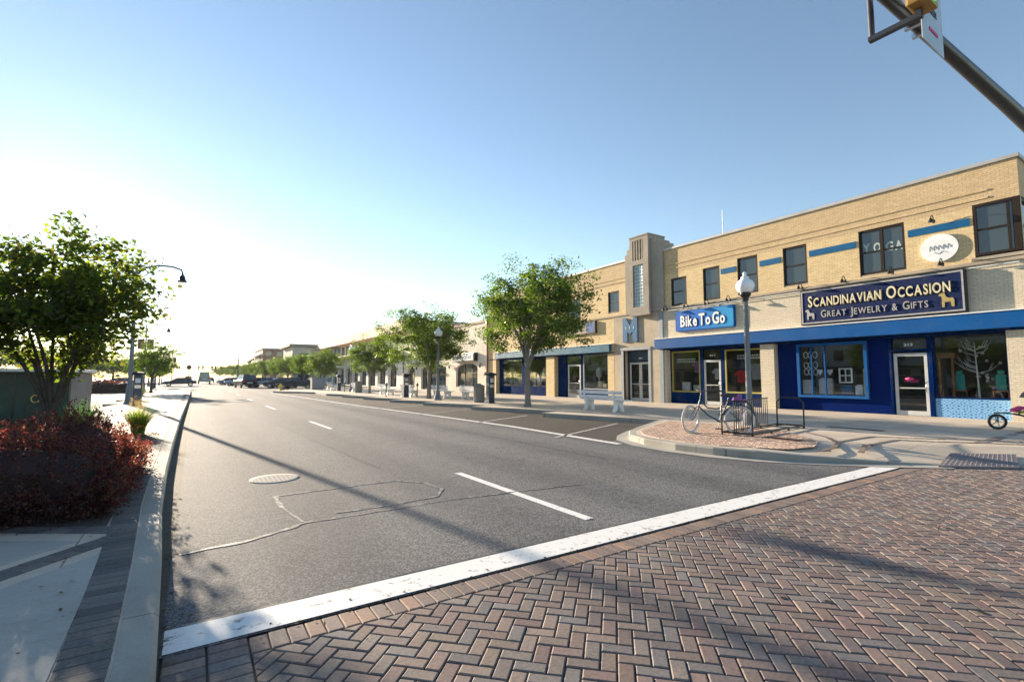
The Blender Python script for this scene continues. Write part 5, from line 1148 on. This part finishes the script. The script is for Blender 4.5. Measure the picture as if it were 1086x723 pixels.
m = MB(); q = Matrix.Translation(bp(-.02,.80)) @ fw_.to_track_quat('X','Z').to_matrix().to_4x4(); m.xbox(q,.32,.16,.05); m.xbox(q @ Matrix.Translation((.05,0,.08)),.18,.15,.13); m.tube([bp(-.1,.78,.06), bp(0,r_,.06)], .006, 6); m.tube([bp(-.1,.78,-.06), bp(0,r_,-.06)], .006, 6); m.build('rear_bag', M['purple'], BK)
m = MB(); m.tube([bp(0,r_,.0)+Vector((math.cos(a),math.cos(a),0))*0+fw_*math.cos(a)*(r_+.03)+Vector((0,0,math.sin(a)*(r_+.03))) for a in [R(20+14*k) for k in range(11)]], .016, 6); m.build('mudguard', M['bikeblue'], BK)

RK = thing('bicycle_rack', (12.1,6.9,.15), 'black steel bicycle rack of closely spaced upright bars', 'bicycle rack')
P1, P2, P3, P4 = [Vector((*p,.15)) for p in ((10.44,6.94),(10.61,6.29),(13.61,6.63),(13.5,7.28))]; up = Vector((0,0,1)); hR = .80
m = MB()
def hoop(a, b): m.tube([a, a+up*(hR-.12), a+(b-a)*.18+up*hR, b-(b-a)*.18+up*hR, b+up*(hR-.12), b], .02, 8)
hoop(P1, P2); hoop(P4, P3)
m.bar(P1+up*.07, P4+up*.07, .035); m.bar(P2+up*.07, P3+up*.07, .035); m.bar(P1+up*.07, P2+up*.07, .035); m.bar(P4+up*.07, P3+up*.07, .035)
for f_ in (.33,.66,.99): q = P2+(P3-P2)*f_; m.bar(q, q+up*.09, .04); q = P1+(P4-P1)*f_; m.bar(q, q+up*.09, .04)
m.build('frame', M['black'], RK)
m = MB(); c0 = (P1+P2)/2; c1 = (P4+P3)/2
a_ = P1*.62+P2*.38; b_ = P4*.62+P3*.38; e_ = a_+(b_-a_)*.62
m.tube([a_+up*hR, e_+up*(hR+.02)], .014, 8)
for k in range(17): q = a_+(e_-a_)*(k+.5)/17; m.tube([q+up*.08, q+up*hR], .011, 6)
m.tube([a_+up*.08, b_+up*.08], .012, 6)
m.build('bars', M['black'], RK)

# jogging stroller cut by the right edge
ST = thing('jogging_stroller', (17.9,3.3,.15), 'three wheeled stroller with green and pink seat at the right edge', 'stroller')
def swheel(c, r0, nm='wheel'):
    m = MB(); ax = Vector((.5,.0,0)).normalized(); ax = Vector((.83,.55,0)).normalized(); u = Vector((0,0,1)); v = ax.cross(u)
    m.tube([c+(u*math.sin(2*PI*k/24)+v*math.cos(2*PI*k/24))*(r0-.03) for k in range(25)], .032, 8, caps=False); wo = m.build(nm, M['rubber'], ST)
    m = MB(); m.tube([c-ax*.03,c+ax*.03], .035, 10)
    for k in range(5): a = 2*PI*k/5; m.bar(c, c+(u*math.sin(a)+v*math.cos(a))*(r0-.05), .03, .02)
    m.tube([c+(u*math.sin(2*PI*k/24)+v*math.cos(2*PI*k/24))*(r0-.06) for k in range(25)], .012, 6, caps=False); m.build('rim', M['chrome'], wo)
f0 = Vector((17.55,3.74,.15)); dr = Vector((.55,-.83,0)); sd_ = Vector((.83,.55,0))
swheel(f0+up*.2, .2); swheel(f0+dr*.95+sd_*.28+up*.24, .24); swheel(f0+dr*.95-sd_*.28+up*.24, .24)
m = MB()
for s_ in (-1,1):
    m.tube([f0+up*.2+sd_*.05*s_, f0+up*.43+sd_*.05*s_-dr*.02, f0+dr*.3+up*.42+sd_*.18*s_, f0+dr*.95+up*.26+sd_*.26*s_], .016, 8); m.tube([f0+dr*.5+up*.38+sd_*.22*s_, f0+dr*1.0+up*.75+sd_*.25*s_, f0+dr*1.25+up*1.02+sd_*.25*s_], .016, 8)
m.tube([f0+dr*1.25+up*1.02+sd_*.25, f0+dr*1.25+up*1.02-sd_*.25], .018, 8); m.build('frame', M['black'], ST)
m = MB(); q = lambda a, z, s_: f0+dr*a+up*z+sd_*s_
def slab(pts, th):
    n_ = len(pts); m.add([p for p in pts]+[p+up*th for p in pts], [tuple(range(n_)), tuple(range(2*n_-1,n_-1,-1))]+[(i,(i+1)%n_,n_+(i+1)%n_,n_+i) for i in range(n_)])
slab([q(.42,.44,.2),q(.42,.44,-.2),q(.8,.38,-.2),q(.8,.38,.2)], .06); slab([q(.8,.38,.2),q(.8,.38,-.2),q(1.1,.82,-.2),q(1.1,.82,.2)], .07); fix(m.build('seat', M['limegreen'], ST))
m = MB(); slab([q(.32,.46,.14),q(.32,.46,-.14),q(.5,.54,-.16),q(.5,.54,.16)], .07); fix(m.build('footrest_bag', M['pink'], ST))
m = MB()
for i in range(6):
    a0, a1 = R(20+22*i), R(42+22*i); slab([q(.85+.3*math.cos(PI-a0),.72+.32*math.sin(a0),.24),q(.85+.3*math.cos(PI-a0),.72+.32*math.sin(a0),-.24),q(.85+.3*math.cos(PI-a1),.72+.32*math.sin(a1),-.24),q(.85+.3*math.cos(PI-a1),.72+.32*math.sin(a1),.24)], .012)
fix(m.build('hood', M['black'], ST))

# ------------------------------------------------------------------ traffic signal over the crossing
TS = thing('traffic_signal_mast', (17.6,1.0,.15), 'black mast arm reaching over the crossing at upper right', 'signal mast')
arm = lambda x: Vector((x, 2.04 - (x-7)*.02, 6.02-max(0,12-x)*.027))
m = MB(); m.tube([arm(17.6)+Vector((0,0,0)), arm(14), arm(11), arm(8.5), arm(5.2), arm(3.6)], [.15,.125,.105,.085,.065,.05], 16); m.build('mast_arm', M['mastblack'], TS)
pb = arm(17.6); m = MB(); m.tube([(pb.x,pb.y,.15),(pb.x,pb.y,3),(pb.x,pb.y,6.6)], [.2,.17,.14], 16); m.lathe((pb.x,pb.y,.15), [(.34,0),(.34,.1),(.22,.25)], 16); m.lathe((pb.x,pb.y,6.6), [(.14,0),(.1,.08),(.02,.12)], 16); m.build('pole', M['mastblack'], TS)
H = thing('signal_head', (6.55,1.85,5.75), 'yellow traffic signal head with a green light on the mast arm', 'traffic signal')
hx, hy, hz = 6.50, 1.64, 5.53
m = MB(); m.box(hx-.17,hy,hz,hx+.17,hy+.2,hz+1.05,bev=.03); m.build('housing', M['sigyellow'], H)
for k, mt_ in ((0,'green'),(1,'lensoff'),(2,'lensoff')):
    zc = hz+.18+.34*k; c = Vector((hx,hy-.02,zc)); m = MB(); m.ext([(hx+.14*math.cos(2*PI*i/20),hy-.005,zc+.14*math.sin(2*PI*i/20)) for i in range(20)], (0,-.02,0)); ln = fix(m.build('lens', M[mt_], H))
    m = MB(); vs_ = []; n_ = 18
    for i in range(n_+1):
        a = R(-40+260*i/n_)
        vs_ += [(hx+.155*math.cos(a),hy,zc+.155*math.sin(a)),(hx+.155*math.cos(a),hy-.22-.04*math.sin(a),zc+.155*math.sin(a))]
    m.add(vs_, [(2*i,2*i+1,2*i+3,2*i+2) for i in range(n_)]); m.build('visor', M['mastblack'], ln)
m = MB(); m.box(hx-.03,hy+.1,hz-.06,hx+.03,hy+.16,hz+.02); m.box(hx-.035,hy+.1,hz-.10,hx+.035,hy+.60,hz-.045); m.tube([(hx,hy+.57,hz-.09),(hx,hy+.57,hz+1.2)], .032, 10); m.box(hx-.03,hy+.1,hz+1.07,hx+.03,hy+.60,hz+1.13); m.build('bracket', M['steel'], H)
SG = thing('mast_sign', (7.9,1.9,5.75), 'white rectangular regulation sign clamped to the mast arm', 'road sign')
m = MB(); m.box(6.93,1.86,5.44,7.63,1.872,6.68,bev=.004); m.build('plate', M['signshaded'], SG)  # white plate with its bluish shade put into the base colour
m = MB()
for s_, z, sz in (('LEFT TURN',6.42,.13),('YIELD',6.22,.13),('ON',6.04,.13),('GREEN',5.86,.13)):
    V, F = text(s_, sz, .002, .003); xs = [v.x for v in V]; w_ = max(xs)-min(xs); m.add([(7.28+(v.x-min(xs)-w_/2)*.72,1.857-v.z,z+v.y) for v in V], F)
m.build('lettering', M['black'], SG)
m = MB(); m.box(7.14,1.852,5.62,7.42,1.857,5.66); fix(m.build('disc', M['pink'], SG))
for q in (7.15,7.4): m = MB(); m.box(q,1.872,5.76,q+.05,2.1,5.82); m.build('clamp', M['chrome'], SG)

FS = thing('traffic_signal_mast', (8.5,150,0), 'distant signal mast spanning the far crossing', 'signal mast')
m = MB(); m.tube([(9.6,150,0),(9.6,150,6.6)], .15, 8); m.tube([(9.6,150,4.0),(.2,150,4.3)], .1, 8); m.build('mast_arm', M['steel'], FS)
for x in (.7,1.6,3.6,4.4): m = MB(); m.box(x-.18,149.8,3.4,x+.18,150.1,4.5); m.build('signal_head', M['black'], FS)
RS = thing('round_signpost', (-1.0,105,0), 'dark round topped post standing at the far crossing', 'signpost'); m = MB(); m.tube([(-1.0,105,0),(-1.0,105,3.0)], .07, 8); m.build('post', M['steel'], RS); m = MB(); m.ext([(-1.0+.42*math.cos(2*PI*i/16),104.9,3.3+.42*math.sin(2*PI*i/16)) for i in range(16)], (0,.08,0)); fix(m.build('disc', M['black'], RS)); m = MB(); m.box(-1.5,104.85,.9,-.5,104.9,1.7); m.build('plate', M['brickred'], RS)

# ------------------------------------------------------------------ vehicles
GLS = NT('car_glass').set((.015,.02,.025), .08, 0, .8); TL = plain('tail_light', (.35,.01,.01), .3); HL = plain('head_light', (.6,.62,.65), .2)
def car(loc, rz_, label, col, kind='car', name='parked_car'):
    """length along local X, nose at +X"""
    L, W, Hh = {'car':(4.6,1.8,1.45),'suv':(4.7,1.95,1.85),'truck':(6.5,2.3,2.7)}[kind]; paint = plain('car_paint', col, .25, .2, var=.03)
    K = thing(name, (0,0,0), label, 'car' if kind != 'truck' else 'box truck', 'cars and trucks parked or driving down the street')
    if kind == 'car': low = [(-.5,.32),(-.5,.62),(-.48,.66),(-.30,.70),(.20,.66),(.46,.56),(.5,.42),(.5,.28)]; top = [(-.40,.68),(-.26,.98),(.0,1.0),(.10,.97),(.26,.66)]
    elif kind == 'suv': low = [(-.5,.25),(-.5,.58),(-.48,.62),(.22,.60),(.47,.54),(.5,.42),(.5,.22)]; top = [(-.48,.60),(-.44,.96),(-.40,1.0),(.06,1.0),(.12,.96),(.26,.60)]
    else: low = [(-.5,.2),(-.5,.38),(.5,.38),(.5,.2)]; top = [(-.5,.37),(-.5,1.0),(.22,1.0),(.22,.85),(.42,.80),(.5,.37)]
    def shell(prof, w0, w1, zr):
        m = MB(); n_ = len(prof); vs_ = []
        for s_ in (-1,1):
            for (u, v) in prof: f_ = 0 if v < zr else (v-zr)/(1-zr+1e-6); vs_.append((u*L, s_*(w0+(w1-w0)*f_)/2*W, v*Hh))
        m.add(vs_, [tuple(range(n_))[::-1], tuple(range(n_,2*n_))]+[(i,(i+1)%n_,n_+(i+1)%n_,n_+i) for i in range(n_)]); return m
    bod = fix(shell(low, 1., 1., .9).build('body', paint, K)); md = bod.modifiers.new('b','BEVEL'); md.width = .06; md.segments = 3
    cab = fix(shell(top, .94, .76, .6).build('cabin', GLS if kind != 'truck' else paint, K)); md = cab.modifiers.new('b','BEVEL'); md.width = .04; md.segments = 2
    m = MB(); 
    if kind != 'truck': m.box(-.27*L if kind == 'car' else -.42*L,-.37*W,.985*Hh,.04*L,.37*W,1.012*Hh,bev=.01)
    if kind != 'truck':
        m.build('roof', paint, K); m = MB()
        for s_ in (-1,1):
            for u in (-.16 if kind == 'car' else -.22, .02): m.bar((u*L,s_*.468*W,.62*Hh),(u*L+.01,s_*.385*W,.99*Hh),.07,.03)
        m.build('pillars', paint, K)
    for sx in (-.32,.31):
        for s_ in (-1,1):
            rr_ = .33 if kind != 'truck' else .42; m = MB(); m.tube([(sx*L,s_*W*.40,rr_),(sx*L,s_*W*.505,rr_)], rr_, 20); wh = m.build('wheel', M['rubber'], K); m = MB(); m.tube([(sx*L,s_*W*.506,rr_),(sx*L,s_*W*.512,rr_)], rr_*.62, 14); m.build('hubcap', M['chrome'], wh)
    for s_ in (-1,1): 
        m = MB(); m.box(-.505*L,s_*W*.30,.45*Hh,-.495*L,s_*W*.46,.56*Hh); m.build('tail_light', TL, K); m = MB(); m.box(.485*L,s_*W*.30,.40*Hh,.503*L,s_*W*.46,.48*Hh); m.build('headlight', HL, K)
    m = MB(); m.box(-.506*L,-.18*W,.36*Hh,-.498*L,.18*W,.44*Hh); m.build('number_plate', M['paper'], K)
    K.location = loc; K.rotation_euler = (0,0,rz_); return K
car((-2.1,96,0), R(182), 'dark blue car crossing at the end of the median', (.012,.025,.06), name='crossing_car')
car((6.1,80,0), R(100), 'dark boxy high car at the mouth of the far parking bays', (.012,.016,.03), 'suv')
car((8.5,79,0), R(150), 'silver car between the dark high car and dark sedan', (.33,.38,.45))
car((10.2,74,0), R(158), 'dark green black sedan nearest the hydrant corner', (.02,.03,.035))
car((10.6,64.5,0), R(155), 'dark car parked behind the hydrant beside the pavement', (.03,.035,.045))
car((6.6,97,0), R(160), 'pale grey car beyond the dark high car', (.32,.38,.44)); car((5.9,108,0), R(160), 'second pale grey car further down the parking bays', (.28,.33,.4)); car((8.8,91,0), R(158), 'navy car just behind the dark high car', (.02,.03,.08)); car((6.3,122,0), R(160), 'smallest silver car in the parking bays', (.3,.35,.4))
car((1.7,128,0), R(90), 'grey box truck driving away down the road', (.22,.27,.28), 'truck', 'box_truck')
car((3.7,165,0), R(90), 'small dark car in the distance on the road', (.05,.06,.07), name='distant_car')
car((-14.8,88,0), R(185), 'white car parked across the lot at left', (.6,.6,.62)); car((-9.3,90,0), R(185), 'grey car in the lot behind the pay station', (.25,.3,.33))
K = thing('newspaper_box', (-3.9,47,.15), 'dark box beside the plumed grass on the median', 'newspaper box'); m = MB(); m.box(-4.1,46.8,.15,-3.5,47.3,1.3,bev=.05); m.build('cabinet', M['steel'], K); m = MB(); m.box(-4.0,46.79,.7,-3.6,46.8,1.15); m.build('door', M['greytrim'], K)

# ------------------------------------------------------------------ unseen far side of the boulevard, added for the shop windows to mirror
for i, (y0_, y1_, h, wm, lb) in enumerate([(-48,-22,7.5,'stucco','unseen cream two storey shop row across the boulevard, out at left'),(-20,8,8.6,'brickred','unseen red brick block across the boulevard'),(10,40,7.0,'stuccowhite','unseen white shop block across the boulevard'),(42,70,9.0,'brick','unseen buff brick block across the boulevard'),(73,110,7.5,'stucco','unseen long cream block across the boulevard')]):
    A = thing('unseen_shop_block', (-44,(y0_+y1_)/2,0), lb, 'building', 'unseen shop blocks added across the boulevard'); m = MB(); m.box(-58,y0_,0,-44,y1_,h); m.build('wall', M[wm], A); m = MB(); m.box(-58.2,y0_-.2,h,-43.7,y1_+.2,h+.35); m.build('coping', M['deco'], A)
    m = MB(); m.box(-44,y0_+1,2.9,-42.2,y1_-1,3.15); m.build('awning', M['greenbox'], A)
    for k in range(int((y1_-y0_)/4)): m = MB(); yy = y0_+1.2+k*4; m.box(-43.98,yy,.5,-43.93,yy+2.8,2.7); m.box(-43.98,yy+.5,h-2.9,-43.93,yy+1.9,h-1.2); m.build('window', M['pane'], A)
for i, y in enumerate((-30,-18,-6,5,17,30,44,58)): dup(t1 if i%2 else t2, (-38.5,y,0), i*1.1, ['street tree across the boulevard, out of frame, by the cream row','unseen street tree across the boulevard at the cream row corner','unseen street tree across the boulevard before the red block','unseen street tree across the boulevard beside the red block','unseen street tree across the boulevard before the white block','unseen street tree across the boulevard beside the white block','unseen street tree across the boulevard before the buff block','unseen street tree across the boulevard beside the buff block'][i], 1.05)

HZ = MB(); HZ.box(-300,-150,-1.03,300,700,60); hz_ = HZ.build('haze', []); hz_['kind'] = 'stuff'
mh_ = bpy.data.materials.new('haze_air'); mh_.use_nodes = True; nt_ = mh_.node_tree; nt_.nodes.clear(); ou_ = nt_.nodes.new('ShaderNodeOutputMaterial'); pv_ = nt_.nodes.new('ShaderNodeVolumePrincipled')
pv_.inputs['Color'].default_value = (.85,.92,1,1); pv_.inputs['Density'].default_value = .00014; pv_.inputs['Anisotropy'].default_value = .3; nt_.links.new(pv_.outputs[0], ou_.inputs['Volume']); hz_.data.materials.append(mh_)

# windblown leaves and grit caught in the gutter and along the joints
pts_ = []
for k in range(240): y = random.uniform(2.5,24); pts_.append((kxat(y)+abs(random.gauss(0,.07))+.01, y, .006))
for k in range(150): y = random.uniform(-1,12); pts_.append((kxat(y)-.17-random.uniform(0,.5), y, .166))
for k in range(90): pts_.append((random.uniform(.2,9), 3.3+random.gauss(0,.05), .007))
for k in range(160): pts_.append((random.uniform(.2,8), random.uniform(.4,20), .006))
o = leaves('fallen_leaves', pts_, .028, M['mulch'], None, [(.16,.10,.04),(.10,.06,.03),(.20,.16,.06),(.07,.06,.05)], .6, 6., .1); tag(o, 'scattered dry leaves and grit in the gutter and on the road', 'fallen leaves', kind='stuff')
m = MB()
for k in range(46):
    x, y = random.uniform(.5,9), random.uniform(-.2,3.0); n_ = 7; r0 = random.uniform(.012,.03); m.sheet([(x+r0*random.uniform(.7,1.2)*math.cos(2*PI*i/n_), y+r0*random.uniform(.7,1.2)*math.sin(2*PI*i/n_)) for i in range(n_)], .0042)
tag(m.build('gum_spots', M['crack']), 'flattened dark gum spots on the brick crossing', 'gum spots', kind='stuff')
